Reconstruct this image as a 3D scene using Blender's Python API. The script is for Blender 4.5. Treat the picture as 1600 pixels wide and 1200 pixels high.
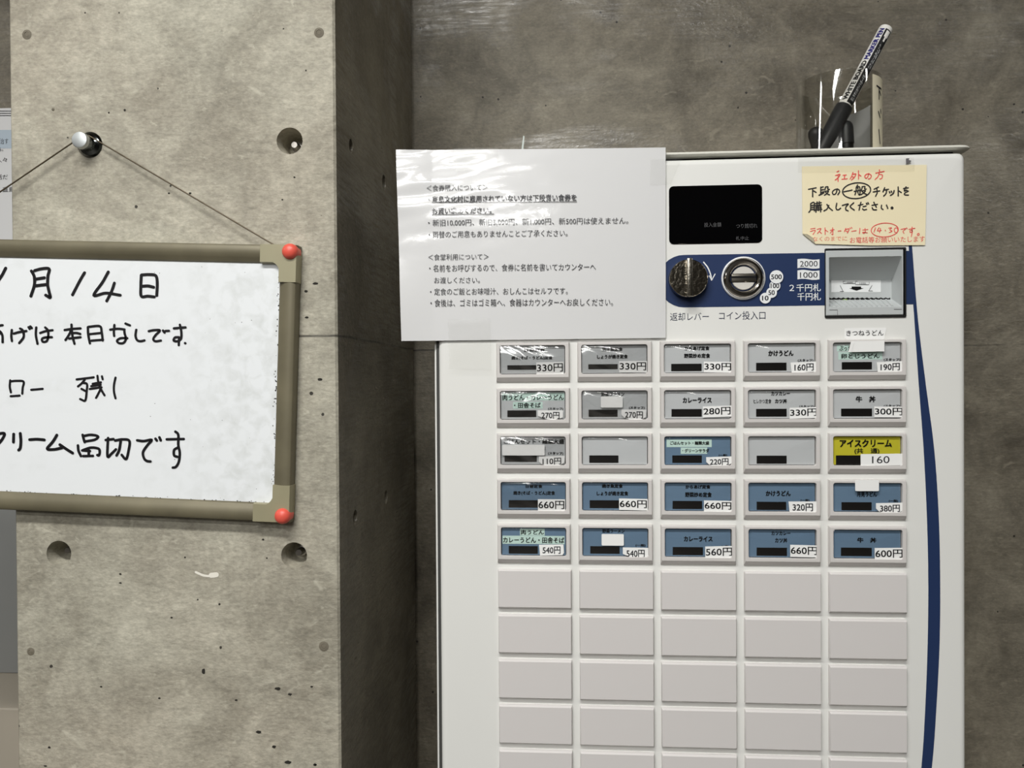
import bpy, bmesh, math, random
import numpy as np
from mathutils import Matrix, Vector
for o in list(bpy.data.objects): bpy.data.objects.remove(o)
C = bpy.context.scene.collection
R0 = math.radians
# ------------------------------------------------------------------ camera
F = 1200.0
CAM = np.array([0.0, 0.0, 1.40])
yaw, pitch, roll = R0(3.854), R0(-0.494), R0(0.3765)
cy, sy, cp, sp, cr, sr = math.cos(yaw), math.sin(yaw), math.cos(pitch), math.sin(pitch), math.cos(roll), math.sin(roll)
RM = np.array([[cy, -sy, 0], [sy, cy, 0], [0, 0, 1]]) @ np.array([[1, 0, 0], [0, cp, -sp], [0, sp, cp]]) @ np.array([[cr, 0, sr], [0, 1, 0], [-sr, 0, cr]])
cd = bpy.data.cameras.new('camera'); cam = bpy.data.objects.new('camera', cd); C.objects.link(cam)
cd.sensor_width = 36; cd.sensor_fit = 'HORIZONTAL'; cd.lens = 27.0; cd.clip_start = 0.02
r_, f_, u_ = RM[:, 0], RM[:, 1], RM[:, 2]
cam.matrix_world = Matrix(((r_[0], u_[0], -f_[0], CAM[0]), (r_[1], u_[1], -f_[1], CAM[1]), (r_[2], u_[2], -f_[2], CAM[2]), (0, 0, 0, 1)))
bpy.context.scene.camera = cam
# ------------------------------------------------------------------ world, lights, exposure
w = bpy.data.worlds.new('world'); bpy.context.scene.world = w; w.use_nodes = True
w.node_tree.nodes['Background'].inputs[0].default_value = (0.9, 0.95, 1, 1)
w.node_tree.nodes['Background'].inputs[1].default_value = 0.02
vs = bpy.context.scene.view_settings
vs.view_transform = 'Standard'; vs.look = 'None'; vs.gamma = 1; vs.exposure = 0.85; vs.use_curve_mapping = False
ZC = 2.70
def strip(x, y, watts, sx=0.16, sy=1.2, rz=0.0):
    l = bpy.data.lights.new('ceiling_tube', 'AREA'); l.shape = 'RECTANGLE'; l.size = sx; l.size_y = sy; l.energy = watts; l.color = (1.0, 0.992, 0.965)
    o = bpy.data.objects.new('ceiling_tube', l); o.location = (x, y, ZC - 0.03); o.rotation_euler = (0, 0, rz); C.objects.link(o)
for x, y, p, ln in ((-0.35, -0.34, 22, 1.2), (2.1, -0.34, 6, 1.2), (-2.7, -0.20, 7, 1.2), (-0.6, -1.45, 16, 1.2), (-0.9, -2.70, 24, 1.2), (-0.75, -3.95, 24, 1.3), (-3.0, -2.7, 6, 1.2)):
    strip(x, y, p, ln, 0.16)

# ------------------------------------------------------------------ helpers
D = 0.870            # front of the ticket buttons
DP = 0.876           # front of the machine door
YP = 0.840           # front of the pillar
def ray(px, py): return RM @ np.array([(px - 800) / F, 1.0, -(py - 600) / F])
def W(px, py, Y):
    d = ray(px, py); return CAM + d * (Y / d[1])
def WX(px, py, X):
    d = ray(px, py); return CAM + d * (X / d[0])
def lin(c):
    return tuple(((v / 255) / 12.92 if v / 255 <= 0.04045 else ((v / 255 + 0.055) / 1.055) ** 2.4) for v in c) + (1,)
MATS = {}
def mat(name, rgb, rough=0.5, metal=0.0, coat=0.0, spec=0.5, bump=0.0, bscale=200.0, var=0.0, vscale=20.0, coat_rough=0.05, albedo=None):
    if name in MATS: return MATS[name]
    m = bpy.data.materials.new(name); m.use_nodes = True; nt = m.node_tree; b = nt.nodes['Principled BSDF']
    col = lin(rgb) if albedo is None else tuple(albedo) + (1,)
    b.inputs['Base Color'].default_value = col; b.inputs['Roughness'].default_value = rough; b.inputs['Metallic'].default_value = metal
    b.inputs['Coat Weight'].default_value = coat; b.inputs['Coat Roughness'].default_value = coat_rough; b.inputs['Specular IOR Level'].default_value = spec
    tc = nt.nodes.new('ShaderNodeTexCoord')
    n = nt.nodes.new('ShaderNodeTexNoise'); n.inputs['Scale'].default_value = vscale; n.inputs['Detail'].default_value = 5
    nt.links.new(tc.outputs['Object'], n.inputs['Vector'])
    mx = nt.nodes.new('ShaderNodeMix'); mx.data_type = 'RGBA'
    lo = 1 - var
    mx.inputs[6].default_value = (col[0] * lo, col[1] * lo, col[2] * lo, 1); mx.inputs[7].default_value = col
    nt.links.new(n.outputs['Fac'], mx.inputs[0]); nt.links.new(mx.outputs[2], b.inputs['Base Color'])
    if bump:
        nb = nt.nodes.new('ShaderNodeTexNoise'); nb.inputs['Scale'].default_value = bscale; nb.inputs['Detail'].default_value = 3
        nt.links.new(tc.outputs['Object'], nb.inputs['Vector'])
        bp = nt.nodes.new('ShaderNodeBump'); bp.inputs['Strength'].default_value = bump; bp.inputs['Distance'].default_value = 0.002
        nt.links.new(nb.outputs['Fac'], bp.inputs['Height']); nt.links.new(bp.outputs['Normal'], b.inputs['Normal'])
        if coat: nt.links.new(bp.outputs['Normal'], b.inputs['Coat Normal'])
    MATS[name] = m; return m

def clear_mat(name, tint=(1, 1, 1), gloss=0.06, rough=0.03, bump=0.0, bscale=60.0, edge=0.5, stretch=(1, 1, 1)):
    if name in MATS: return MATS[name]
    m = bpy.data.materials.new(name); m.use_nodes = True; nt = m.node_tree; nt.nodes.clear()
    out = nt.nodes.new('ShaderNodeOutputMaterial'); mix = nt.nodes.new('ShaderNodeMixShader')
    tr = nt.nodes.new('ShaderNodeBsdfTransparent'); gl = nt.nodes.new('ShaderNodeBsdfGlossy'); lw = nt.nodes.new('ShaderNodeLayerWeight')
    tr.inputs[0].default_value = tuple(tint) + (1,); gl.inputs['Roughness'].default_value = rough
    lw.inputs['Blend'].default_value = 0.25
    mr = nt.nodes.new('ShaderNodeMapRange'); mr.inputs[3].default_value = gloss; mr.inputs[4].default_value = edge
    nt.links.new(lw.outputs['Facing'], mr.inputs[0]); nt.links.new(mr.outputs[0], mix.inputs[0])
    nt.links.new(tr.outputs[0], mix.inputs[1]); nt.links.new(gl.outputs[0], mix.inputs[2]); nt.links.new(mix.outputs[0], out.inputs[0])
    if bump:
        tc = nt.nodes.new('ShaderNodeTexCoord'); mp = nt.nodes.new('ShaderNodeMapping'); mp.inputs['Scale'].default_value = stretch
        nb = nt.nodes.new('ShaderNodeTexNoise'); nb.inputs['Scale'].default_value = bscale; nb.inputs['Detail'].default_value = 2
        bp = nt.nodes.new('ShaderNodeBump'); bp.inputs['Strength'].default_value = 1.0; bp.inputs['Distance'].default_value = bump
        nt.links.new(tc.outputs['Object'], mp.inputs[0]); nt.links.new(mp.outputs[0], nb.inputs['Vector'])
        nt.links.new(nb.outputs['Fac'], bp.inputs['Height']); nt.links.new(bp.outputs['Normal'], gl.inputs['Normal'])
    MATS[name] = m; return m

def concrete(name, light, dark, rough, spec, joint, sheen, pore=1.0, tint=(0.8, 0.74, 0.72), coat=0.0):
    m = bpy.data.materials.new(name); m.use_nodes = True; nt = m.node_tree; L = nt.links; b = nt.nodes['Principled BSDF']
    tc = nt.nodes.new('ShaderNodeTexCoord'); P = tc.outputs['Object']
    def noise(scale, detail=6, stretch=None, rg=0.55, dist=0.0):
        v = P
        if stretch:
            mp = nt.nodes.new('ShaderNodeMapping'); mp.inputs['Scale'].default_value = stretch; L.new(P, mp.inputs[0]); v = mp.outputs[0]
        n = nt.nodes.new('ShaderNodeTexNoise'); n.inputs['Scale'].default_value = scale; n.inputs['Detail'].default_value = detail; n.inputs['Roughness'].default_value = rg
        n.inputs['Distortion'].default_value = dist
        L.new(v, n.inputs['Vector']); return n.outputs['Fac']
    def rng(v, a, c, lo=0.0, hi=1.0):
        r = nt.nodes.new('ShaderNodeMapRange'); r.inputs[1].default_value = a; r.inputs[2].default_value = c; r.inputs[3].default_value = lo; r.inputs[4].default_value = hi
        L.new(v, r.inputs[0]); return r.outputs[0]
    def mixc(f, a, c, mode='MIX'):
        x = nt.nodes.new('ShaderNodeMix'); x.data_type = 'RGBA'; x.blend_type = mode
        for s, v in ((0, f), (6, a), (7, c)):
            if isinstance(v, (tuple, float, int)): x.inputs[s].default_value = v
            else: L.new(v, x.inputs[s])
        return x.outputs[2]
    def math_(op, a, c):
        x = nt.nodes.new('ShaderNodeMath'); x.operation = op
        for s, v in ((0, a), (1, c)):
            if isinstance(v, (float, int)): x.inputs[s].default_value = v
            else: L.new(v, x.inputs[s])
        return x.outputs[0]
    base = mixc(rng(noise(9, 9, None, 0.65, 0.6), 0.3, 0.7), lin(dark), lin(light))
    blot = rng(noise(2.6, 5), 0.42, 0.66, 0, 0.5)
    base = mixc(blot, base, mixc(1.0, base, tint + (1,), 'MULTIPLY'))
    fine = rng(noise(60, 6, (1.0, 1.0, 1.5), 0.75), 0.25, 0.75, 0.78, 1.2)
    cmb = nt.nodes.new('ShaderNodeCombineColor')
    for k in range(3): L.new(fine, cmb.inputs[k])
    base = mixc(1.0, base, cmb.outputs[0], 'MULTIPLY')
    streak = rng(noise(6, 7, (1.2, 1.2, 28.0), 0.7, 0.3), 0.3, 0.7, 0.94, 1.05)
    cm2 = nt.nodes.new('ShaderNodeCombineColor')
    for k in range(3): L.new(streak, cm2.inputs[k])
    base = mixc(1.0, base, cm2.outputs[0], 'MULTIPLY')
    grain = rng(noise(240, 3, (0.7, 0.7, 1.2), 0.6), 0.3, 0.7, 0.86, 1.14)
    cm3 = nt.nodes.new('ShaderNodeCombineColor')
    for k in range(3): L.new(grain, cm3.inputs[k])
    base = mixc(1.0, base, cm3.outputs[0], 'MULTIPLY')
    # dark and pale laitance flecks
    df = rng(noise(30, 6, (1, 1, 2.2), 0.6, 0.6), 0.58, 0.75, 0, 0.30)
    base = mixc(df, base, tuple(v * 0.6 for v in lin(dark)[:3]) + (1,))
    f2_ = rng(noise(110, 4, (0.8, 0.8, 1.4), 0.6, 0.8), 0.60, 0.74, 0, 0.35)
    base = mixc(f2_, base, tuple(min(1, v * 1.3) for v in lin(light)[:3]) + (1,))
    fl = rng(noise(38, 4, (1, 1, 1.6), 0.5, 1.0), 0.62, 0.74, 0, 0.45)
    base = mixc(fl, base, tuple(min(1, v * 1.25) for v in lin(light)[:3]) + (1,))
    # air holes
    vo = nt.nodes.new('ShaderNodeTexVoronoi'); vo.inputs['Scale'].default_value = 75
    nd = nt.nodes.new('ShaderNodeTexNoise'); nd.inputs['Scale'].default_value = 300; L.new(P, nd.inputs['Vector'])
    vm = nt.nodes.new('ShaderNodeVectorMath'); vm.operation = 'MULTIPLY_ADD'; vm.inputs[1].default_value = (0.0015,) * 3
    L.new(nd.outputs['Color'], vm.inputs[0]); L.new(P, vm.inputs[2]); L.new(vm.outputs[0], vo.inputs['Vector'])
    sep = nt.nodes.new('ShaderNodeSeparateColor'); L.new(vo.outputs['Color'], sep.inputs[0])
    pick = math_('GREATER_THAN', sep.outputs[0], 0.90 if pore >= 1 else 0.95)
    size = rng(sep.outputs[1], 0, 1, 0.02, 0.17)
    hole = math_('MULTIPLY', math_('LESS_THAN', vo.outputs['Distance'], size), pick)
    base = mixc(math_('MULTIPLY', hole, 0.9), base, (0.012, 0.010, 0.008, 1))
    # formwork joint
    sx = nt.nodes.new('ShaderNodeSeparateXYZ'); L.new(P, sx.inputs[0])
    wob = math_('MULTIPLY', math_('SUBTRACT', noise(14, 3), 0.5), 0.006)
    dz = math_('ABSOLUTE', math_('ADD', math_('SUBTRACT', sx.outputs[2], joint), wob), 0.0)
    jl = math_('MULTIPLY', rng(dz, 0.0005, 0.002, 0.8, 0.0), rng(noise(9, 3), 0.3, 0.5))
    base = mixc(jl, base, (0.02, 0.018, 0.015, 1))
    L.new(base, b.inputs['Base Color'])
    b.inputs['Specular IOR Level'].default_value = spec
    if sheen:
        pm = math_('MULTIPLY', rng(noise(3.4, 4, (1, 1, 1.5), 0.55, 0.8), 0.42, 0.55), rng(noise(70, 5, (0.22, 0.22, 3.0), 0.75, 0.3), 0.36, 0.62))
        rr = rng(pm, 0, 1, rough, 0.27); L.new(rng(pm, 0, 1, spec, 1.0), b.inputs['Specular IOR Level'])
    else: rr = rng(noise(12, 4), 0.3, 0.7, rough, rough * 0.85)
    L.new(rr, b.inputs['Roughness'])
    b.inputs['Coat Weight'].default_value = coat; b.inputs['Coat Roughness'].default_value = 0.22
    bp = nt.nodes.new('ShaderNodeBump'); bp.inputs['Strength'].default_value = 0.6; bp.inputs['Distance'].default_value = 0.0015
    h = math_('ADD', noise(160, 4, (0.8, 0.8, 1.3)), math_('MULTIPLY', hole, -1.5))
    h = math_('ADD', h, math_('MULTIPLY', noise(14, 4), 1.5))
    L.new(h, bp.inputs['Height']); L.new(bp.outputs['Normal'], b.inputs['Normal'])
    if coat: L.new(bp.outputs['Normal'], b.inputs['Coat Normal'])
    return m

class MB:
    def __init__(s): s.v = []; s.f = []; s.m = []; s.mats = []
    def mi(s, m):
        if m not in s.mats: s.mats.append(m)
        return s.mats.index(m)
    def add(s, vs_, fs, m):
        o = len(s.v); i = s.mi(m)
        s.v += [tuple(map(float, p)) for p in vs_]
        for f in fs: s.f.append(tuple(o + k for k in f)); s.m.append(i)
        return o
    def poly(s, pts, m): s.add(pts, [tuple(range(len(pts)))], m)
    def loft(s, loops, m, cap0=False, cap1=True, closed=True, flip=False):
        n = len(loops[0]); vs_ = [p for l in loops for p in l]; fs = []
        for k in range(len(loops) - 1):
            for i in range(n if closed else n - 1):
                j = (i + 1) % n
                q = (k * n + i, k * n + j, (k + 1) * n + j, (k + 1) * n + i)
                fs.append(q[::-1] if flip else q)
        if cap0: fs.append(tuple(range(n))[::-1] if not flip else tuple(range(n)))
        if cap1:
            c = tuple((len(loops) - 1) * n + i for i in range(n)); fs.append(c[::-1] if flip else c)
        s.add(vs_, fs, m)
    def box(s, a, b, m, bev=0.0):
        x0, y0, z0 = a; x1, y1, z1 = b
        if bev <= 0:
            v = [(x0, y0, z0), (x1, y0, z0), (x1, y1, z0), (x0, y1, z0), (x0, y0, z1), (x1, y0, z1), (x1, y1, z1), (x0, y1, z1)]
            s.add(v, [(3, 2, 1, 0), (4, 5, 6, 7), (0, 1, 5, 4), (1, 2, 6, 5), (2, 3, 7, 6), (3, 0, 4, 7)], m)
        else:
            bm = bmesh.new(); bmesh.ops.create_cube(bm, size=1)
            for q in bm.verts: q.co = Vector(((x0 + x1) / 2 + q.co.x * (x1 - x0), (y0 + y1) / 2 + q.co.y * (y1 - y0), (z0 + z1) / 2 + q.co.z * (z1 - z0)))
            bmesh.ops.bevel(bm, geom=bm.edges[:], offset=bev, segments=3, profile=0.5, affect='EDGES')
            s.bm(bm, m)
    def bm(s, bm, m):
        bm.verts.index_update(); s.add([q.co[:] for q in bm.verts], [tuple(v.index for v in f.verts) for f in bm.faces], m); bm.free()
    def tube(s, pts, r, m, n=10, caps=True):
        pts = [Vector(p) for p in pts]; loops = []
        rr = r if isinstance(r, (list, tuple)) else [r] * len(pts)
        for i, p in enumerate(pts):
            t = (pts[min(i + 1, len(pts) - 1)] - pts[max(i - 1, 0)]).normalized()
            a = Vector((0, 1, 0)) if abs(t.y) < 0.9 else Vector((0, 0, 1))
            u = t.cross(a).normalized(); v = t.cross(u)
            loops.append([p + (u * math.cos(2 * math.pi * k / n) + v * math.sin(2 * math.pi * k / n)) * rr[i] for k in range(n)])
        s.loft(loops, m, caps, caps)
    def disc(s, c, r, m, n=32, rz=None):   # facing -Y
        rz = rz or r
        s.poly([(c[0] + r * math.cos(2 * math.pi * k / n), c[1], c[2] + rz * math.sin(2 * math.pi * k / n)) for k in range(n)], m)
    def lathe_y(s, c, prof, m, n=40, cap1=True):  # prof: (radius, y offset) going towards the viewer
        s.loft([[(c[0] + r * math.cos(2 * math.pi * k / n), c[1] + y, c[2] + r * math.sin(2 * math.pi * k / n)) for k in range(n)] for r, y in prof], m, False, cap1)
    def lathe_z(s, c, prof, m, n=40, cap0=False, cap1=False):
        s.loft([[(c[0] + r * math.cos(2 * math.pi * k / n), c[1] + r * math.sin(2 * math.pi * k / n), c[2] + z) for k in range(n)] for r, z in prof], m, cap0, cap1)
    def map(s, fn, start=0):
        for i in range(start, len(s.v)): s.v[i] = tuple(map(float, fn(s.v[i])))
    def build(s, name, parent=None, smooth=30, at=None):
        me = bpy.data.meshes.new(name)
        org = np.zeros(3)
        if parent is not None:
            q = parent
            while q is not None: org = org + np.array(q.location); q = q.parent
        if at is not None: loc = np.array(at, float) - org; org = np.array(at, float)
        else: loc = np.zeros(3)
        me.from_pydata([tuple(np.array(p) - org) for p in s.v], [], s.f)
        for m in s.mats: me.materials.append(m)
        me.polygons.foreach_set('material_index', s.m)
        me.validate(); me.update()
        bm = bmesh.new(); bm.from_mesh(me); bm.normal_update(); bm.to_mesh(me); bm.free()
        if smooth:
            me.polygons.foreach_set('use_smooth', [True] * len(me.polygons)); me.set_sharp_from_angle(angle=R0(smooth))
        o = bpy.data.objects.new(name, me); C.objects.link(o); o.location = tuple(loc)
        if parent is not None: o.parent = parent
        return o
def recalc(o):
    bm = bmesh.new(); bm.from_mesh(o.data); bmesh.ops.recalc_face_normals(bm, faces=bm.faces[:]); bm.to_mesh(o.data); bm.free(); return o
def rrect(x0, z0, x1, z1, r, y, n=4):
    pts = []
    for (cx, cz, a0) in ((x1 - r, z1 - r, 0), (x0 + r, z1 - r, 90), (x0 + r, z0 + r, 180), (x1 - r, z0 + r, 270)):
        for k in range(n + 1):
            a = R0(a0 + 90 * k / n); pts.append((cx + r * math.cos(a), y, cz + r * math.sin(a)))
    return pts[::-1]   # so that the front faces -Y
def thing(name, label, cat, loc, group=None):
    o = bpy.data.objects.new(name, None); C.objects.link(o); o.location = tuple(map(float, loc)); o.empty_display_size = 0.05
    o['label'] = label; o['category'] = cat
    if group: o['group'] = group
    return o
def tag(o, label, cat, group=None):
    o['label'] = label; o['category'] = cat
    if group: o['group'] = group
    return o
def structure(o): o['kind'] = 'structure'; return o
def cut(o, cutters):
    for c in cutters:
        md = o.modifiers.new('b', 'BOOLEAN'); md.operation = 'DIFFERENCE'; md.solver = 'EXACT'; md.object = c
    bpy.context.view_layer.update(); dg = bpy.context.evaluated_depsgraph_get()
    me = bpy.data.meshes.new_from_object(o.evaluated_get(dg)); o.modifiers.clear(); old = o.data; o.data = me; bpy.data.meshes.remove(old)
    for c in cutters: bpy.data.objects.remove(c)
    me.polygons.foreach_set('use_smooth', [True] * len(me.polygons)); me.set_sharp_from_angle(angle=R0(30))
    return o
_tc = {}
def glyphs(text, bold=0.0, res=3):
    k = (text, bold, res)
    if k in _tc: return _tc[k]
    cu = bpy.data.curves.new('t', 'FONT'); cu.body = text; cu.resolution_u = res
    ob = bpy.data.objects.new('t', cu); C.objects.link(ob); bpy.context.view_layer.update()
    me = bpy.data.meshes.new_from_object(ob.evaluated_get(bpy.context.evaluated_depsgraph_get()))
    v = np.array([q.co[:] for q in me.vertices]); f = [tuple(p.vertices) for p in me.polygons]
    bpy.data.objects.remove(ob); bpy.data.curves.remove(cu); bpy.data.meshes.remove(me)
    if bold > 0.004 and len(v):      # heavier lettering: the same glyph laid over itself, shifted a little each way
        n = len(v); vv = []; ff = []
        for q, (ax, az) in enumerate(((1, .7), (-1, .7), (1, -.7), (-1, -.7))):
            vv.append(v + np.array([ax * bold, az * bold, 0.02 * q])); ff += [tuple(i + q * n for i in t) for t in f]
        v = np.vstack(vv); f = ff
    _tc[k] = (v, f); return v, f
def text(mb, s, box, Y, m, bold=0.0, res=3, slope=0.0):
    """lettering s filling the box (x0, y0, x1, y1 in photo pixels) on the plane at depth Y"""
    v, f = glyphs(s, bold, res)
    if len(v) == 0: return
    mx, my = (box[0] + box[2]) / 2, (box[1] + box[3]) / 2
    x0 = W(box[0], my, Y)[0]; x1 = W(box[2], my, Y)[0]; z0 = W(mx, box[3], Y)[2]; z1 = W(mx, box[1], Y)[2]
    lo, hi = v.min(0), v.max(0)
    kx = (x1 - x0) / (hi[0] - lo[0]); kz = (z1 - z0) / max(1e-6, hi[1] - lo[1])
    pts = [(x0 + (p[0] - lo[0]) * kx, Y - p[2] * 1e-3, z0 + (p[1] - lo[1]) * kz + slope * ((p[0] - lo[0]) * kx - (x1 - x0) / 2)) for p in v]
    mb.add(pts, f, m)
def spline(pts, n=6):
    if len(pts) < 3: return [np.array(p, float) for p in pts]
    P = [np.array(p, float) for p in pts]; P = [2 * P[0] - P[1]] + P + [2 * P[-1] - P[-2]]; out = []
    for i in range(1, len(P) - 2):
        for k in range(n):
            t = k / n; a, b, c, d = P[i - 1], P[i], P[i + 1], P[i + 2]
            q = 0.5 * (2 * b + (c - a) * t + (2 * a - 5 * b + 4 * c - d) * t * t + (3 * b - a - 3 * c + d) * t ** 3)
            out.append(q)
    out.append(P[-2]); return out
_sk = [0]
def stroke(mb, pts, w, fn0, m, smooth=True):
    """pen stroke: pts in 2-D, w width, fn maps 2-D to 3-D"""
    def fn(p):
        q = fn0(p); return (q[0], q[1] - 4e-6 * _sk[0], q[2])
    _sk[0] = (_sk[0] + 3) % 60
    P = spline(pts) if smooth else [np.array(p, float) for p in pts]
    n = len(P)
    L, Rr = [], []
    for i, p in enumerate(P):
        t = P[min(i + 1, n - 1)] - P[max(i - 1, 0)]; l = np.hypot(*t) or 1; nn = np.array([-t[1], t[0]]) / l * w / 2
        L.append(fn(p + nn)); Rr.append(fn(p - nn))
    mb.add(L + Rr, [(i, i + 1, n + i + 1, n + i) for i in range(n - 1)], m)
    for p in (P[0], P[-1]):
        _sk[0] += 1
        mb.poly([fn(p + w / 2 * np.array([math.cos(2 * math.pi * k / 10), math.sin(2 * math.pi * k / 10)])) for k in range(10)], m)
def ell(cx, cz, rx, rz, rot=0, n=28):
    a = R0(rot)
    return [(cx + rx * math.cos(t) * math.cos(a) - rz * math.sin(t) * math.sin(a), cz + rx * math.cos(t) * math.sin(a) + rz * math.sin(t) * math.cos(a)) for t in [2 * math.pi * k / n for k in range(n + 1)]]
rnd = random.Random(4)

# ------------------------------------------------------------------ materials
WHITE = mat('white_enamel', (226, 226, 222), 0.35, spec=0.4, var=0.02)
BUTTONGREY = mat('warm_grey_plastic', (206, 202, 199), 0.5, var=0.02)
COVERGREY = mat('pale_grey_plastic', (212, 208, 206), 0.5, var=0.03)
NAVY = mat('navy_print', (36, 52, 88), 0.4, spec=0.3)
BLACK = mat('black_print', (14, 14, 15), 0.5, spec=0.2)
INK = mat('dark_ink', (40, 40, 44), 0.6, spec=0.2)
NAVYINK = mat('navy_ink', (34, 40, 66), 0.5)
WHITEINK = mat('white_print', (232, 234, 234), 0.5)
PAPER = mat('white_paper', (236, 236, 234), 0.6, spec=0.2)
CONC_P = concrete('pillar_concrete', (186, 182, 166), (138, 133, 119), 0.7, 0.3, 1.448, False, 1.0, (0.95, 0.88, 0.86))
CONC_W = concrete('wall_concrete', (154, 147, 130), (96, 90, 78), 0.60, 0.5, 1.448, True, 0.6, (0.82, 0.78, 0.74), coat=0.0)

CONC_S = concrete('darker_side_concrete', (132, 125, 109), (96, 90, 78), 0.55, 0.4, 1.448, True, 0.6, (0.82, 0.8, 0.74))  # darker concrete tone for the pillar's right side and rear faces
# ------------------------------------------------------------------ setting
XL = W(20, 600, YP)[0]; XR = W(527.5, 600, YP)[0]
d = ray(650, 400); YW = XR / (d[0] / d[1])
print('PILLAR', XL, XR, YW)
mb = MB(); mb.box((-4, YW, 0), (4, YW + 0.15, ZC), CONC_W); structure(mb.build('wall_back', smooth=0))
FLOOR = mat('floor_lino', (84, 80, 74), 0.5, var=0.1, vscale=6)
mb = MB(); mb.box((-4, -6.5, -0.1), (4, YW + 0.15, 0), FLOOR); structure(mb.build('floor', smooth=0))
CEIL = mat('ceiling_board', (120, 118, 112), 0.8, var=0.04)
mb = MB(); mb.box((-4, -6.5, ZC), (4, YW + 0.15, ZC + 0.1), CEIL); structure(mb.build('ceiling', smooth=0))
ROOMW = mat('room_wall_paint', (90, 86, 78), 0.8, var=0.06, vscale=3)
for nm, a, b in (('wall_left', (-4.1, -6.5, 0), (-4, YW + 0.15, ZC)), ('wall_right', (4, -6.5, 0), (4.1, YW + 0.15, ZC)), ('wall_front', (-4.1, -6.6, 0), (4.1, -6.5, ZC))):
    mb = MB(); mb.box(a, b, ROOMW); structure(mb.build(nm, smooth=0))
# pillar with a rebate where it meets the wall
g = 0.014; yb = YW - 0.03; ch = 0.0025
prof = [(XL + ch, YP), (XR - ch, YP), (XR, YP + ch), (XR, yb), (XR - g, yb + 0.004), (XR - g, YW), (XL, YW), (XL, YP + ch)]
mb = MB(); mb.loft([[(x, y, 0) for x, y in prof], [(x, y, ZC) for x, y in prof]], CONC_P, True, True, flip=True)
pil = recalc(mb.build('pillar', smooth=0)); structure(pil)
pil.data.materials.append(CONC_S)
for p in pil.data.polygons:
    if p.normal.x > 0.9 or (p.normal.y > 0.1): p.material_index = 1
cutters = []
HOLES = [(140.5, 226.5), (452.5, 220), (92, 865), (459.5, 868)]
for hx, hy in HOLES:
    c = W(hx, hy, YP); m2 = MB(); r = 0.0150
    m2.lathe_y(c, [(0.0105, 0.030), (0.0118, 0.028), (r, -0.002)], CONC_P, 40); o = m2.build('cutter', smooth=0)
    bm = bmesh.new(); bm.from_mesh(o.data); bmesh.ops.holes_fill(bm, edges=bm.edges[:]); bmesh.ops.recalc_face_normals(bm, faces=bm.faces[:]); bm.to_mesh(o.data); bm.free(); cutters.append(o)
for hx, hy, r in ((548.5, 228, 0.0085), (600, 285, 0.011), (555, 808, 0.009), (603, 777, 0.010)):
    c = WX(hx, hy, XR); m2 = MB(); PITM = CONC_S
    bm = bmesh.new(); bmesh.ops.create_cone(bm, cap_ends=True, segments=28, radius1=r * 0.8, radius2=r, depth=0.03)
    bmesh.ops.rotate(bm, verts=bm.verts[:], cent=(0, 0, 0), matrix=Matrix.Rotation(R0(90), 3, 'Y'))
    for q in bm.verts: q.co += Vector((c[0] - 0.012, c[1], c[2]))
    m2.bm(bm, PITM); cutters.append(m2.build('cutter', smooth=0))
cut(pil, cutters)
STEEL = mat('dull_steel', (150, 146, 140), 0.35, 1.0, bump=0.1)
for (hx, hy), ry in zip(HOLES[1:], (0.004, 0.004, 0.004)):
    c = W(hx, hy, YP); m2 = MB()
    m2.lathe_y((c[0], YP, c[2]), [(0.0062, 0.031), (0.0062, 0.026), (0.0042, 0.0255), (0.0040, 0.016), (0.0034, 0.0148)], STEEL, 20); m2.build('tie_bolt', pil)
# scars and large air holes of the pillar face
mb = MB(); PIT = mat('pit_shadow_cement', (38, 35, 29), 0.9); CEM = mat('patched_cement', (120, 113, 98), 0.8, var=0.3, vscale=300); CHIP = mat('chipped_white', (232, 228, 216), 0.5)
for x, y, rx, rz in ((297, 302, 2.4, 1.6), (264, 302, 1.6, 1.5), (318, 1049, 3, 5), (434, 1076, 5, 2.4), (404, 1144, 4.5, 2.6), (428, 1167, 3.6, 2.4), (450, 1191, 5.5, 2.6), (453, 1085, 3, 2), (487, 1073, 2.4, 1.6), (369, 1094, 2.4, 1.6), (249, 1091, 2, 1.4), (268, 965, 1.8, 1.6), (188, 897, 2, 1.4), (188, 911, 2.4, 1.2), (195, 172, 2.0, 2.2), (170, 176, 1.4, 1.5), (492, 1195, 3, 2), (77, 1168, 2.4, 1.8), (158, 1073, 2, 1.4), (411, 843, 2, 1.6), (441, 312, 1.6, 1.2), (478, 455, 3, 2), (479, 496, 3, 1.6), (493, 443, 5, 1.8), (500, 593, 4, 2.2), (71, 1197, 3, 1.4), (493, 1195, 2, 1), (417, 872, 1.4, 1.2), (289, 871, 1.6, 1.4), (460, 277, 1.6, 1.4), (478, 110, 1.2, 1.2), (443, 45, 1.2, 1.2), (133, 20, 1.2, 1.2), (186, 20, 1.2, 1.2), (343, 944, 1.8, 1.6)):
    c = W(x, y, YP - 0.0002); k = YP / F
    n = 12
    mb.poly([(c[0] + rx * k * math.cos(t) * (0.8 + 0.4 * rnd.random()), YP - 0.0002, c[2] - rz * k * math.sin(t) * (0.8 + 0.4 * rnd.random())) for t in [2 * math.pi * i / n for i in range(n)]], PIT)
for x, y, r in ((42, 54, 8), (498.5, 51, 8), (48, 1018, 6.5), (506, 1010, 8), (83, 171, 2.6)):
    c = W(x, y, YP - 0.0002); k = YP / F
    mb.lathe_y(c, [(r * k, 0), (r * k * 0.55, -0.0004), (r * k * 0.5, 0.0), (r * k * 0.35, -0.0003)], CEM, 20)
f2 = lambda p: W(p[0], p[1], YP - 0.0003)
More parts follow.
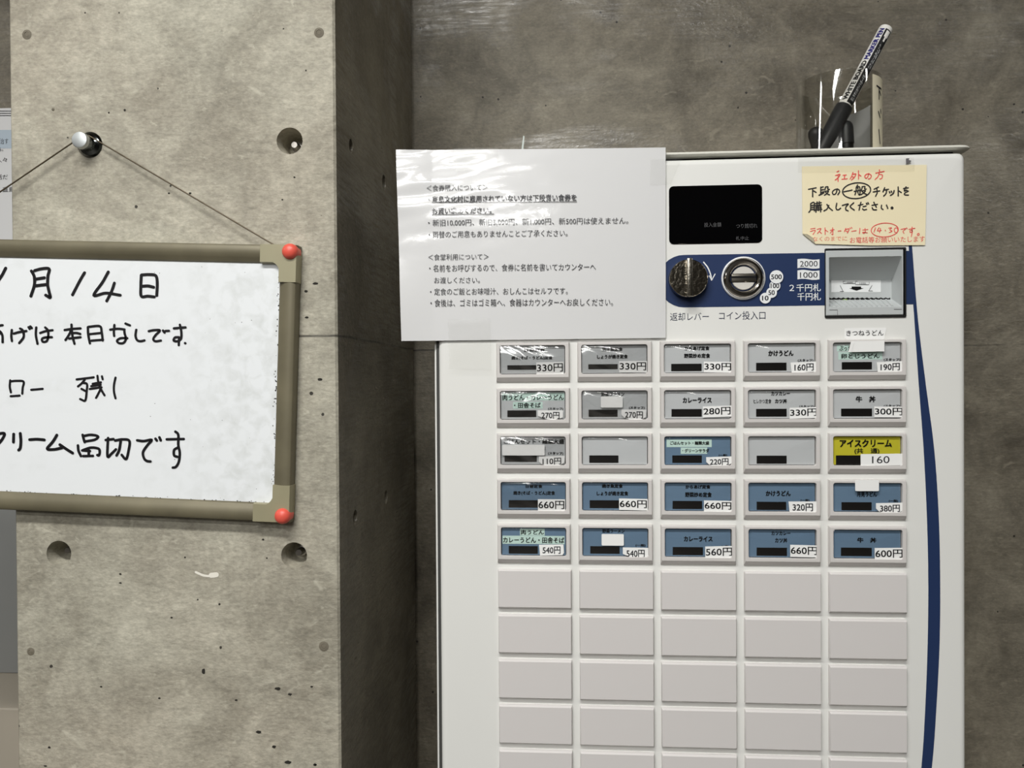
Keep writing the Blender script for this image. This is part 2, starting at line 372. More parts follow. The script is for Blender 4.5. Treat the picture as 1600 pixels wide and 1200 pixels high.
stroke(mb, [(306, 894), (318, 899), (330, 900), (338, 897)], 3.6, f2, CHIP); stroke(mb, [(330, 899), (338, 898)], 8, f2, CHIP)
o = mb.build('surface_scars', pil, smooth=0)

# ------------------------------------------------------------------ ticket machine
MX0 = W(686, 700, DP)[0]; MX1 = W(1510, 700, DP)[0]; MZT = W(1270, 243.5, DP)[2]; CX0 = W(679.6, 800, DP + 0.004)[0]
mcx = (MX0 + MX1) / 2
machine = thing('ticket_vending_machine', 'tall white meal ticket machine with rows of price buttons and navy stripe', 'ticket machine', (mcx, 1.15, 0))
mb = MB(); mb.box((CX0, DP + 0.007, 0.0), (MX1 - 0.003, YW - 0.06, MZT - 0.0005), WHITE, 0.0025); cab = recalc(mb.build('cabinet', machine))
mb = MB(); mb.box((W(683.2, 800, DP + 0.004)[0], DP + 0.0055, 0.07), (MX0 + 0.01, DP + 0.0075, MZT - 0.004), mat('gap_shade_grey', (60, 60, 58), 0.7)); mb.build('door_gap_shade', machine)  # dark strip standing in for the shade in the gap beside the door
mb = MB()
loops = [rrect(MX0, 0.06, MX1, MZT, 0.006, DP + 0.006)]
for k in range(6):
    a = R0(90 * k / 5); e = 0.007 * (1 - math.cos(a))
    loops.append(rrect(MX0 + e, 0.06 + e, MX1 - e, MZT - e, max(0.001, 0.007 - e * 0.5), DP + 0.006 - 0.006 * math.sin(a)))
mb.loft(loops, WHITE, True, True); door = recalc(mb.build('front_door', machine))
def cutbox(a, b):
    m2 = MB(); m2.box(a, b, WHITE); return m2.build('cutter', smooth=0)
ba = W(1290.5, 495, DP); bb = W(1413, 388.5, DP)
door = cut(door, [cutbox((ba[0], DP - 0.01, ba[2]), (bb[0], DP + 0.05, bb[2]))])
cab = cut(cab, [cutbox((ba[0] - 0.003, DP - 0.01, ba[2] - 0.003), (bb[0] + 0.003, DP + 0.06, bb[2] + 0.003))])
# printing on the door
pr = MB(); YQ = DP - 0.00025
def pp(x, y, Y=YQ): return W(x, y, Y)
arc = [(1069 + 41 * math.cos(R0(a)), 439.3 - 41 * math.sin(R0(a))) for a in range(270, 89, -12)]
pr.poly([pp(x, y) for x, y in arc + [(1290, 394.9), (1290, 477.1)]], NAVY)
rt = spline([(1421.5, 340), (1425, 383), (1434, 496), (1446.5, 600), (1459.5, 700), (1466.5, 800), (1469, 900), (1468.3, 1000), (1463.5, 1100), (1456, 1200), (1436, 1360)], 5)
lf = spline([(1416, 340), (1419.6, 383), (1427, 476), (1435.5, 600), (1443, 700), (1448, 800), (1450.4, 900), (1449.6, 1000), (1446, 1100), (1439.6, 1200), (1422, 1360)], 5)
n = min(len(rt), len(lf))
pr.add([pp(*p) for p in lf[:n]] + [pp(*p) for p in rt[:n]], [(i, i + 1, n + i + 1, n + i) for i in range(n - 1)], NAVY)
pr.poly([pp(1413.2, 392, YQ - 0.00006), pp(1420.6, 392, YQ - 0.00006), pp(1427.2, 475.5, YQ - 0.00006), pp(1413.2, 475.5, YQ - 0.00006)], NAVY)
Y2 = DP - 0.0005; Y3 = DP - 0.00075
text(pr, '返却レバー', (1047, 488.5, 1107.5, 501), YQ, NAVYINK); text(pr, 'コイン投入口', (1123.5, 486.5, 1196, 499.5), YQ, NAVYINK)
text(pr, '２千円札', (1233.5, 443.5, 1282.5, 455.5), Y2, WHITEINK, 0.008); text(pr, '千円札', (1245.7, 457.3, 1282.5, 469.5), Y2, WHITEINK, 0.008)
for y0, s in ((404.5, '2000'), (422, '1000')):
    top = [(1246 + i * 5.75, y0 - 0.9 * math.sin(i * 1.05) + 0.5) for i in range(7)]; bot = [(1280.5 - i * 5.75, y0 + 14.5 - 0.9 * math.sin((6 - i) * 1.05)) for i in range(7)]
    pr.poly([pp(x, y, Y2) for x, y in top + bot], WHITEINK); text(pr, s, (1250, y0 + 3.2, 1277.5, y0 + 12), Y3, INK, 0.004)
for cx_, cy_, r, s in ((1213.2, 432.6, 10.2, '500'), (1210.8, 446.5, 8.2, '100'), (1205.6, 457.2, 8, '50'), (1195.8, 465.8, 8.2, '10')):
    k = DP / F * 0.997
    c = pp(cx_, cy_, Y2 - 0.0001 * r); pr.disc(c, (r + 0.8) * k, NAVY); c = pp(cx_, cy_, Y2 - 0.0001 * r - 0.00008); pr.disc(c, r * k, WHITEINK)
    hw = r * (0.82 if len(s) == 3 else 0.62); text(pr, s, (cx_ - hw, cy_ - 3.8, cx_ + hw, cy_ + 3.8), Y2 - 0.0001 * r - 0.0002, INK, 0.02)
fz = lambda ox, oy, s, Y: (lambda p: W(ox + p[0] / s, oy + p[1] / s, Y))
fa = fz(1020, 380, 6.667, Y2)
stroke(pr, [(530, 198), (570, 250), (600, 320), (612, 385)], 13, fa, WHITEINK); stroke(pr, [(588, 340), (612, 388), (648, 322)], 10, fa, WHITEINK, False)
pr.build('door_print', door, smooth=0)
# door_print is the door's own lettering
# display window
mb = MB(); a = W(1045.5, 382, DP); b = W(1190.5, 288, DP)
GLOSSBLACK = mat('black_acrylic', (5, 5, 6), 0.08, spec=0.35)
FAINT = mat('faint_grey_print', (74, 74, 76), 0.5)
mb.loft([rrect(a[0], a[2], b[0], b[2], 0.005, DP + 0.0005), rrect(a[0], a[2], b[0], b[2], 0.005, DP - 0.0006), rrect(a[0] + 0.0005, a[2] + 0.0005, b[0] - 0.0005, b[2] - 0.0005, 0.0048, DP - 0.001)], GLOSSBLACK)
for s, bx in (('投入金額', (625, 690, 862, 752)), ('つり銭切れ', (1068, 705, 1365, 768)), ('札中止', (1065, 880, 1245, 935))):
    text(mb, s, tuple(v / 8.889 + (1030, 270)[i % 2] for i, v in enumerate(bx)), DP - 0.0012, FAINT)
mb.build('display_window', machine)
# return lever
CHROME = mat('brushed_chrome', (170, 164, 152), 0.22, 1.0, bump=0.15, bscale=500)
DKCHROME = mat('worn_chrome', (168, 160, 146), 0.16, 1.0, bump=0.25, bscale=260)
c = W(1076.5, 434.5, DP - 0.012); k = (DP - 0.012) / F
mb = MB(); R_ = 29.6 * k
mb.lathe_y((c[0], DP, c[2]), [(R_ * 1.0, 0), (R_, -0.0095), (R_ * 0.985, -0.011), (R_ * 0.95, -0.0118), (R_ * 0.3, -0.0119)], DKCHROME, 56)
lev = mb.build('coin_return_lever', machine)
lev['label'] = 'round chrome lever'
mb = MB(); mb.box((c[0] - 4.2 * k, DP - 0.0195, c[2] - 29.2 * k), (c[0] + 4.6 * k, DP - 0.0115, c[2] + 29.6 * k), CHROME, 0.0012); mb.build('grip_bar', lev)
# coin slot
c = W(1161, 435, DP); k = DP / F
mb = MB(); R_ = 33 * k
RIM = mat('polished_steel', (205, 200, 192), 0.14, 1.0)
mb.lathe_y(c, [(R_, 0.0), (R_, -0.002), (R_ * 0.97, -0.003), (R_ * 0.93, -0.0032)], WHITEINK, 56, False)
mb.lathe_y(c, [(R_ * 0.95, -0.0028), (R_ * 0.92, -0.0046), (R_ * 0.84, -0.0062), (R_ * 0.74, -0.0064), (R_ * 0.66, -0.0052), (R_ * 0.61, -0.0028), (R_ * 0.58, 0.0012), (R_ * 0.3, 0.0014)], RIM, 56)
sl = mb.build('coin_slot', machine)
mb = MB(); r2 = R_ * 0.54
SATIN = mat('satin_steel', (226, 223, 216), 0.4, 0.35)
for s_ in (1, -1):
    seg = [(c[0] + r2 * math.cos(R0(a)), c[2] + s_ * r2 * math.sin(R0(a))) for a in range(22, 159, 8)]
    q = lambda sc, y: [(c[0] + (x - c[0]) * sc, y, c[2] + (z - c[2]) * sc + (1 - sc) * s_ * r2 * 0.6) for x, z in seg]
    ls = [q(1, c[1] + 0.0012), q(1, c[1] - 0.0022), q(0.93, c[1] - 0.003)]
    mb.loft(ls, SATIN, False, True)
recalc(mb.build('finger_pad', sl))
mb = MB(); bw = R_ * 0.56; BAR = mat('grey_steel', (120, 116, 108), 0.35, 1.0)
mb.box((c[0] - bw, c[1] - 0.0035, c[2] - 0.0042), (c[0] + bw, c[1] + 0.001, c[2] + 0.0045), BAR, 0.0008)
mb.box((c[0] - bw * 0.98, c[1] - 0.0037, c[2] - 0.0001), (c[0] + bw * 0.98, c[1] - 0.003, c[2] + 0.0022), BLACK)
mb.build('slot_bar', sl)
# bill slot
GREY = mat('bill_slot_grey', (186, 190, 190), 0.45, var=0.02); GASK = mat('black_gasket', (12, 12, 12), 0.5); MIDG = mat('bill_slot_inner', (160, 163, 162), 0.5)
A = W(1288.5, 497, DP); B = W(1415, 386.5, DP)
mb = MB(); q = lambda e, y: rrect(A[0] + e, A[2] + e, B[0] - e, B[2] - e, 0.0012, y)
mb.loft([q(0, DP), q(0, DP - 0.0015), q(0.0018, DP - 0.0015), q(0.0018, DP + 0.002)], GASK, False, False)
bill = recalc(mb.build('bill_slot', machine))
mb = MB(); YM = DP - 0.003; YB = DP + 0.024
A = W(1291, 493.3, YM); B = W(1412, 389.5, YM)
m0 = W(1295.5, 481, YM); m1 = W(1409.5, 400, YM); k0 = W(1295, 469, YB); k1 = W(1393, 437, YB)
mb.loft([rrect(A[0], A[2], B[0], B[2], 0.001, DP + 0.002), rrect(A[0], A[2], B[0], B[2], 0.001, YM + 0.001), rrect(A[0] + 0.0008, A[2] + 0.0008, B[0] - 0.0008, B[2] - 0.0008, 0.0008, YM), rrect(m0[0], m0[2], m1[0], m1[2], 0.0012, YM), rrect(m0[0] + 0.001, k0[2], k1[0], k1[2], 0.0008, YB)], GREY)
for i in range(13):
    t0 = i / 13.0; x0 = m0[0] + 0.004 + t0 * (m1[0] - m0[0] - 0.008); x1 = m0[0] + 0.003 + t0 * (k1[0] - m0[0] - 0.004)
    mb.tube([(x0, YM + 0.003, m0[2] + 0.0012), (x1, YB - 0.001, k0[2] - 0.0004)], 0.0011, GREY, 6)
SEAM = mat('tray_seam', (92, 94, 94), 0.6)
for st in ([(1296, 484.3), (1308.6, 484.3), (1308.6, 493)], [(1397, 483.2), (1409, 483.2)]): stroke(mb, st, 0.8, lambda p: W(p[0], p[1], YM - 0.0002), SEAM, False)
ins = recalc(mb.build('bill_tray', bill, smooth=20))
ins['label'] = 'grey moulded tray inside the black gasket'
mb = MB(); fb = lambda x, y, e=0.0003: W(1230 + x / 7.62, 370 + y / 7.62, YB - e)
mb.poly([fb(525, 515), fb(1115, 515), fb(1115, 660), fb(525, 660)], WHITEINK)
mb.poly([fb(x, y, 0.0005) for x, y in ((768, 592), (880, 592), (880, 610), (912, 612), (826, 642), (738, 612), (768, 610))], BLACK)
fs = lambda p: fb(p[0], p[1], 0.0005)
for st in ([(630, 580), (665, 650)], [(1010, 578), (970, 645)], [(630, 650), (672, 650)], [(968, 645), (1015, 645)], [(665, 530), (665, 556), (810, 556)], [(812, 540), (812, 570), (975, 570), (975, 540)], [(665, 530), (690, 530)], [(812, 530), (835, 530)]):
    stroke(mb, st, 5, fs, INK, False)
text(mb, '2000', (1230 + 706 / 7.62, 370 + 534 / 7.62, 1230 + 782 / 7.62, 370 + 553 / 7.62), YB - 0.0005, INK); text(mb, '1000', (1230 + 862 / 7.62, 370 + 545 / 7.62, 1230 + 935 / 7.62, 370 + 566 / 7.62), YB - 0.0005, INK)
mb.build('insertion_label', bill, smooth=0)
mb = MB(); pts = [(500 + i * 28, 722 + (i % 2) * 12) for i in range(27)]
mb.poly([fb(x, y) for x, y in pts] + [fb(1228, 748), fb(500, 748)], BLACK); mb.poly([fb(665, 742, 0.0006), fb(712, 742, 0.0006), fb(712, 752, 0.0006), fb(665, 752, 0.0006)], mat('green_lamp_lens', (150, 190, 80), 0.4))
mb.build('slot_mouth', bill, smooth=0)

# ticket buttons
BX0, BZ0, DX, DZ, BW, BH = -0.07667962, 1.40 + 0.03959703, 0.09231403, 0.05170262, 0.08344866, 0.04464622
ox0, ox1, oz0, oz1 = 0.0043, BW - 0.0050, -BH + 0.0086, -0.0036
mb = MB(); y6 = DP - D
mb.loft([rrect(0, -BH, BW, 0, 0.0003, y6), rrect(0, -BH, BW, 0, 0.0003, 0.0042), rrect(0.0009, -BH + 0.0046, BW - 0.0009, -0.0010, 0.0004, 0.0003), rrect(0.0013, -BH + 0.0051, BW - 0.0013, -0.0014, 0.0004, 0.0),
         rrect(ox0 - 0.0003, oz0 - 0.0003, ox1 + 0.0003, oz1 + 0.0003, 0.0026, 0.0), rrect(ox0, oz0, ox1, oz1, 0.0024, 0.0003), rrect(ox0, oz0, ox1, oz1, 0.0024, 0.0048)], BUTTONGREY, False, False)
GASKET = mat('dark_seam', (52, 50, 48), 0.6)
mb.loft([rrect(ox0 + 0.0000, oz0, ox1, oz1, 0.0024, 0.00475), rrect(ox0 + 0.0009, oz0 + 0.0009, ox1 - 0.0009, oz1 - 0.0009, 0.0018, 0.00475)], GASKET, False, False)
proto = mb.build('ticket_button', machine, at=(0, 0, 0), smooth=25)
CARDG = mat('grey_card', (194, 197, 198), 0.55, var=0.05); CARDB = mat('blue_card', (100, 126, 150), 0.55, var=0.05); CARDY = mat('yellow_card', (196, 188, 40), 0.55); MINT = mat('mint_label', (196, 222, 212), 0.55)
BARM = mat('dark_sold_out_lamp', (16, 14, 14), 0.3)
CLEAR = clear_mat('clear_lens', (0.985, 0.985, 0.985), 0.035, 0.04, edge=0.4)
CRINK = clear_mat('crinkled_film', (0.99, 0.99, 0.99), 0.17, 0.10, edge=0.4)
CRINK2 = clear_mat('lightly_crinkled_film', (0.99, 0.99, 0.99), 0.07, 0.10, edge=0.4)
def film(o, pos, kind, seed):
    q = random.Random(seed); m2 = MB(); nu, nv = 44, 30
    x0, x1, z0, z1 = pos[0] + ox0 + 0.0006, pos[0] + ox1 - 0.0006, pos[2] + oz0 + 0.0006, pos[2] + oz1 - 0.0006
    a = [q.uniform(0, 6.3) for _ in range(6)]; top = 0.0016 if kind == 2 else 0.0013
    vv = []
    for j in range(nv + 1):
        t = j / nv
        for i in range(nu + 1):
            u = i / nu; c = 0.42 + 0.12 * math.sin(3 * u + a[0])
            s_ = (t - c) / (1 - c) if t > c else (t - c) / c
            edge = min(1, 6 * min(u, 1 - u, t + 0.05, 1.05 - t))
            b = top * (1 - s_ * s_) + (0.0007 if kind == 2 else 0.0004) * (1 - (2 * u - 1) ** 2) + (0.00026 if kind == 2 else 0.00018) * edge * (math.sin(13 * t + 5 * math.sin(4 * u + a[1]) + a[2]) + 0.7 * math.sin(9 * u + a[3] + 7 * t))
            vv.append((x0 + (x1 - x0) * u, D + 0.0016 - b, z0 + (z1 - z0) * t))
    m2.add(vv, [(j * (nu + 1) + i, j * (nu + 1) + i + 1, (j + 1) * (nu + 1) + i + 1, (j + 1) * (nu + 1) + i) for j in range(nv) for i in range(nu)], CRINK if kind == 2 else CRINK2)
    m2.build('crinkled_film', o, smooth=180)
cm = MB(); cm.loft([rrect(ox0 + 0.0012, oz0 + 0.0010, ox1 - 0.0012, oz1 - 0.0010, 0.0014, 0.0042), rrect(ox0 + 0.0012, oz0 + 0.0010, ox1 - 0.0012, oz1 - 0.0010, 0.0014, 0.0026), rrect(ox0 + 0.0018, oz0 + 0.0018, ox1 - 0.0018, oz1 - 0.0018, 0.0012, 0.0022)], CLEAR)
cover_me = cm.build('clear_cover', None, at=(0, 0, 0))
zoomof = {'A': (760, 500), 'B': (1090, 490), 'C': (760, 670), 'D': (1090, 670)}
def bx(z, b):
    if z == 'p': return b
    ox, oy = zoomof[z]; s = 1600 / 350
    return tuple((ox, oy)[i % 2] + v / s for i, v in enumerate(b))
ST = '(スタッフ)'; IP = '(一般)'
# (row, col): film, card, bar, texts, mint patches, price (text, zoom, box, wide), white patches
BT = {
 (0,0): (2,'G',('A',(150,322,357,356)),[('日替定食','A',(270,203,420,226),.02),('焼き(そば・うどん)定食','A',(178,257,472,286),.02)],[],('330円','A',(357,300,552,388),1,0),[]),
 (0,1): (2,'G',('A',(728,315,937,352)),[('焼き魚定食','A',(825,196,973,222),.02),('しょうが焼き定食','A',(790,247,1010,276),.02)],[],('330円','A',(948,292,1147,376),1,0),[]),
 (0,2): (0,'G',('A',(1320,312,1537,366)),[('からあげ定食','A',(1415,188,1593,216),.02),('野菜炒め定食','A',(1412,239,1598,271),.02)],[],('330円','B',(45,343,245,421),1,0),[]),
 (0,3): (0,'G',('B',(418,350,635,408)),[('かけうどん','B',(505,262,685,303),.025),(ST,'B',(715,324,827,346),.01)],[],('160円','B',(665,345,856,420),0,0),[]),
 (0,4): (0,'G',('B',(1030,345,1245,400)),[('ぶっかけ','B',(1012,230,1130,266),.0),('卵とじうどん','B',(1025,285,1300,321),.0),(ST,'B',(1330,318,1447,341),.01)],[('B',(995,225,1135,270)),('B',(1005,272,1320,330))],('190円','B',(1280,342,1471,418),0,0),[]),
 (1,0): (1,'G',('A',(150,645,356,694)),[('肉うどん・カレーうどん','A',(115,532,553,573),.0),('・田舎そば','A',(197,590,388,628),.0),(ST,'A',(440,625,549,645),.01)],[('A',(112,520,557,576)),('A',(190,584,402,634))],('270円','A',(368,645,547,716),0,2),[]),
 (1,1): (2,'G',('A',(730,640,937,692)),[('野菜ラーメン','A',(820,514,986,545),.01),(ST,'A',(1018,617,1131,638),.01)],[],('270円','A',(965,640,1143,714),0,1),[('A',(818,545,973,626))]),
 (1,2): (0,'G',('A',(1322,636,1538,691)),[('カレーライス','p',(1066.7,621,1112,629.6),.025)],[],('280円','B',(38,660,242,739),1,0),[]),
 (1,3): (0,'G',('B',(418,680,636,736)),[('カツカレー','B',(525,556,660,585),.015),('ヒレかつ定食','B',(400,610,526,642),-.012),('カツ丼','B',(553,609,638,641),.02),(ST,'B',(725,654,832,672),.01)],[],('330円','B',(657,670,858,748),1,0),[]),
 (1,4): (0,'G',('B',(1025,678,1246,734)),[('牛　丼','B',(1130,589,1271,633),.02),(ST,'B',(1330,650,1445,668),.01)],[],('300円','B',(1262,664,1470,741),1,0),[]),
 (2,0): (2,'G',('C',(130,192,360,236)),[('ごはんセット・麺類大盛','C',(125,74,556,108),.01),(ST,'C',(440,165,549,188),.01)],[],('110円','C',(375,196,560,266),0,1),[('C',(113,114,416,190))]),
 (2,1): (0,'G',('C',(735,190,943,243)),[],[],None,[]),
 (2,2): (0,'B',('C',(1328,190,1539,243)),[('ごはんセット・麺類大盛','p',(1047,689.4,1108,695),.01),('・グリーンサラダ','p',(1066,701.2,1108,707),.01),(IP,'D',(150,180,212,200),.01)],[('p',(1041.5,686.6,1112,698.6)),('p',(1063.6,699.4,1105,709.2))],('220円','D',(62,200,247,269),0,1),[]),
 (2,3): (0,'G',('D',(422,192,636,249)),[],[],None,[]),
 (2,4): (0,'Y',('D',(990,190,1165,262)),[('アイスクリーム','D',(1015,76,1388,131),.02),('(共　通)','D',(1120,138,1299,181),.0)],[],('160','D',(1165,179,1477,261),2,0),[]),
 (3,0): (1,'B',('C',(160,510,371,562)),[('日替定食','C',(280,398,400,422),.015),('焼き(そば・うどん)定食','C',(192,444,490,476),.01)],[],('660円','C',(368,504,562,590),1,0),[]),
 (3,1): (0,'B',('C',(738,511,951,566)),[('焼き魚定食','C',(825,394,974,421),.02),('しょうが焼き定食','C',(788,446,1013,476),.02)],[],('660円','C',(948,500,1152,581),1,0),[]),
 (3,2): (0,'B',('C',(1330,516,1541,572)),[('からあげ定食','p',(1071,757.6,1110,763.4),.02),('野菜炒め定食','p',(1070.5,769,1112,776.6),.02)],[],('660円','D',(46,514,247,592),1,0),[]),
 (3,3): (0,'B',('D',(422,522,633,579)),[('かけうどん','D',(487,442,665,480),.02),(IP,'D',(735,502,800,522),.01)],[],('320円','D',(650,520,852,600),0,0),[]),
 (3,4): (0,'B',('D',(1028,525,1243,582)),[('月見うどん','D',(1138,450,1281,486),.015),(IP,'D',(1365,505,1432,526),.01)],[],('380円','D',(1275,530,1472,606),0,1),[('D',(1125,366,1294,444))]),
 (4,0): (0,'B',('C',(160,838,367,891)),[('肉うどん','C',(246,722,411,756),.0),('カレーうどん・田舎そば','C',(119,774,556,816),.0)],[('C',(240,714,416,762)),('C',(115,766,558,821))],('540円','C',(376,828,554,904),0,0),[]),
 (4,1): (0,'B',('C',(742,840,951,891)),[('野菜ラーメン','C',(828,716,988,743),.01),(IP,'C',(1065,823,1137,843),.01)],[],('540円','C',(975,850,1156,931),0,2),[('C',(823,752,981,833))]),
 (4,2): (0,'B',('C',(1331,846,1547,901)),[('カレーライス','p',(1068.5,838,1113.4,846),.02),(IP,'D',(170,830,222,848),.01)],[],('560円','D',(55,840,252,926),1,0),[]),
 (4,3): (0,'B',('D',(422,850,638,906)),[('カツカレー','D',(527,731,663,759),.01),('カツ丼','D',(553,779,641,813),.01)],[],('660円','D',(662,832,860,916),1,0),[]),
 (4,4): (0,'B',('D',(1024,850,1244,908)),[('牛　丼','D',(1140,777,1277,813),.02)],[],('600円','D',(1266,852,1470,938),1,0),[]),
}
YCARD = D + 0.0040; YLENS = D + 0.0020
mo = np.array(machine.location)
first = True; base_cover = cover_me.data
for (r, c_), (film_, card, bar, texts, mints, price, patches) in BT.items():
    o = proto if first else proto.copy()
    if not first: C.objects.link(o); o.parent = machine
    pos = np.array([BX0 + c_ * DX, D, BZ0 - r * DZ]); o.location = tuple(pos - mo)
    cv = cover_me if first else cover_me.copy()
    if not first: C.objects.link(cv)
    cv.parent = o; cv.location = (0, 0, 0)
    if film_: film(o, pos, film_, r * 7 + c_)
    first = False
    cmb = MB(); cmat = {'G': CARDG, 'B': CARDB, 'Y': CARDY}[card]
    cmb.box((pos[0] + ox0 + 0.0008, YCARD, pos[2] + oz0 + 0.0006), (pos[0] + ox1 - 0.0008, YCARD + 0.0006, pos[2] + oz1 - 0.0006), cmat)
    def flat(m_, z, b, Y, ma):
        q = bx(z, b); p0 = W(q[0], q[3], Y); p1 = W(q[2], q[1], Y); m_.poly([(p0[0], Y, p0[2]), (p1[0], Y, p0[2]), (p1[0], Y, p1[2]), (p0[0], Y, p1[2])], ma)
    if card == 'Y': flat(cmb, 'D', (988, 190, 1462, 266), YCARD - 0.0002, BARM)
    flat(cmb, bar[0], bar[1], YCARD - 0.0003, BARM)
    for z, b in mints: flat(cmb, z, b, YCARD - 0.0002, MINT)
    for s, z, b, bo in texts: text(cmb, s, bx(z, b), YCARD - 0.0005, BLACK, bo + 0.02, res=2)
    cmb.build('menu_card', o, smooth=0)
    if price:
        s, z, b, wide, chop = price
        q = bx(z, b); Y = YLENS - 0.0002; t = 0.0004
        p0 = W(q[0], q[3], Y - t); p1 = W(q[2], q[1], Y - t); tl = rnd.uniform(-0.02, 0.04)
        h = p1[2] - p0[2]; w_ = p1[0] - p0[0]
        if chop == 2: out = [(0, 1), (1, 1), (1, .28), (.62, 0), (.36, .10), (0, .45)]
        elif chop == 1: out = [(0, 1), (1, 1), (.98, .3), (.8, .06), (.4, 0), (.12, .2), (0, .5)]
        elif wide == 0: out = [(0, 1), (.98, 1), (1, .22), (.93, .02), (.04, 0)]
        else: out = [(0, 1), (1, 1), (1, 0), (0, 0)]
        sm = MB(); fr = [(p0[0] + x * w_, Y - t, p0[2] + z_ * h + tl * (x - .5) * w_) for x, z_ in out]; bk = [(x, Y, z_) for x, y_, z_ in fr]
        sm.loft([bk, fr], PAPER)
        if wide == 2: text(sm, s, (q[0] + (q[2] - q[0]) * .26, q[1] + (q[3] - q[1]) * .2, q[0] + (q[2] - q[0]) * .66, q[1] + (q[3] - q[1]) * .82), Y - t - 0.0002, INK, .0, slope=tl)
        elif wide == 1: text(sm, s, (q[0] + (q[2] - q[0]) * .02, q[1] + (q[3] - q[1]) * .12, q[0] + (q[2] - q[0]) * .97, q[1] + (q[3] - q[1]) * .80), Y - t - 0.0002, BLACK, .012, slope=tl)
        else: text(sm, s, (q[0] + (q[2] - q[0]) * .14, q[1] + (q[3] - q[1]) * .17, q[0] + (q[2] - q[0]) * .86, q[1] + (q[3] - q[1]) * .86), Y - t - 0.0002, INK, .016, slope=tl)
        recalc(sm.build('price_sticker', o, smooth=0))
    for z, b in patches:
        q = bx(z, b); Y = (YLENS if (r, c_) != (3, 4) else D) - 0.0002
        p0 = W(q[0], q[3], Y); p1 = W(q[2], q[1], Y); sm = MB()
        sm.loft([rrect(p0[0], p0[2], p1[0], p1[2], 0.0012, Y), rrect(p0[0], p0[2], p1[0], p1[2], 0.0012, Y - 0.0006)], PAPER); sm.build('blank_patch', o, smooth=0)
    if (r, c_) == (0, 4):
        sm = MB(); Y = D - 0.0008
        g_ = fz(1280, 500, 10.0, Y)
        def slab(pts, Y0, th, m_):
            f_ = [W(1280 + x / 10, 500 + y / 10, Y0 - th) for x, y in pts]; sm.loft([[(p[0], Y0, p[2]) for p in f_], [tuple(p) for p in f_]], m_)
        slab([(400, 130), (1050, 118), (1020, 280), (400, 285)], DP - 0.0002, 0.0004, PAPER)
        slab([(400, 285), (1020, 280), (1000, 330), (500, 332)], DP - 0.001, 0.0004, PAPER)
        slab([(500, 332), (1020, 322), (1018, 490), (505, 500)], Y, 0.0005, PAPER)
        slab([(500, 332), (548, 345), (505, 500), (455, 500)], Y - 0.0007, 0.0004, PAPER)
        text(sm, 'きつねうどん', (1280 + 425 / 10, 500 + 160 / 10, 1280 + 1005 / 10, 500 + 245 / 10), DP - 0.0009, INK, .005)
        recalc(sm.build('paper_flap', o, smooth=0))['label'] = 'white paper strip taped above and folded over the button'
# blank covers below the buttons
mb = MB(); e = 0.0016
mb.loft([rrect(0, -BH, BW, 0, 0.0003, y6), rrect(0, -BH, BW, 0, 0.0003, 0.0025), rrect(0.0007, -BH + 0.0018, BW - 0.0007, -0.0012, 0.0004, 0.0004), rrect(0.0010, -BH + 0.0021, BW - 0.0010, -0.0015, 0.0004, 0.0)], COVERGREY)
bc = mb.build('blank_cover', machine, at=(0, 0, 0), smooth=25); first = True
for r in range(5, 11):
    for c_ in range(5):
        o = bc if first else bc.copy()
        if not first: C.objects.link(o); o.parent = machine
        first = False; o.location = tuple(np.array([BX0 + c_ * DX + (0.0006 if c_ < 2 else 0), D, BZ0 - r * DZ]) - mo)
# small feet of the adhesive strip on the door, left of the first button
TAPE = clear_mat('clear_tape', (0.985, 0.985, 0.98), 0.03, 0.3, bump=0.0008, bscale=60, edge=0.2)

# ------------------------------------------------------------------ board lying on the machine, cup and pens
PLATE = mat('grey_white_board', (222, 220, 210), 0.5, var=0.05)
pa = W(1523, 231, DP); zt = W(1280, 231.4, DP)[2]; zb = zt - 0.0036
top = thing('top_board', 'thin grey rounded board lying on top of the white ticket machine', 'board', ((MX0 + pa[0]) / 2, 1.1, MZT))
mb = MB(); x0, x1, y0, y1 = MX0 + 0.01, pa[0], DP + 0.001, YW - 0.10
def rxy(e, z, r=0.012): return [(x, z_, z) for x, _, z_ in rrect(x0 + e, y0 + e, x1 - e, y1 - e, r, 0)]
mb.loft([rxy(0.0015, zb), rxy(0, zb + 0.001), rxy(0, zt - 0.0014), rxy(0.0012, zt)], PLATE, True, True); recalc(mb.build('board_sheet', top))
mb = MB(); mb.box((x0 + 0.004, DP + 0.016, MZT - 0.0004), (MX1 - 0.006, DP + 0.024, zb), mat('gap_shade_black', (16, 16, 16), 0.8)); mb.build('board_gap_shade', top)  # black strip added so the gap under the board looks shaded
for xx, yy in ((W(1330, 240, DP)[0], DP + 0.034), (x0 + 0.05, DP + 0.036), (x1 - 0.06, YW - 0.2), (x0 + 0.05, YW - 0.2)):
    mb = MB(); mb.box((xx - 0.024, yy - 0.01, MZT - 0.0005), (xx + 0.024, yy + 0.01, zb), mat('rubber_foot', (70, 70, 66), 0.7)); mb.build('foot', top)
YCU = 0.955; rc = (W(1374, 180, YCU)[0] - W(1246, 180, YCU)[0]) / 2 * 0.99; ccx = (W(1374, 180, YCU)[0] + W(1246, 180, YCU)[0]) / 2; zrim = W(1310, 131, YCU)[2]
CUPM = clear_mat('clear_plastic_sheet', (0.975, 0.975, 0.96), 0.09, 0.03, edge=0.7)
cup = thing('pen_cup', 'clear plastic pen cup with cream label standing on the machine top', 'cup', (ccx, YCU, zt))
mb = MB(); tcu = 0.0008
mb.lathe_z((ccx, YCU, 0), [(0.001, zt + 0.0002), (rc, zt + 0.0002), (rc, zrim), (rc - tcu, zrim), (rc - tcu, zt + 0.001), (0.001, zt + 0.001)], CUPM, 64); recalc(mb.build('cup_wall', cup, smooth=40))
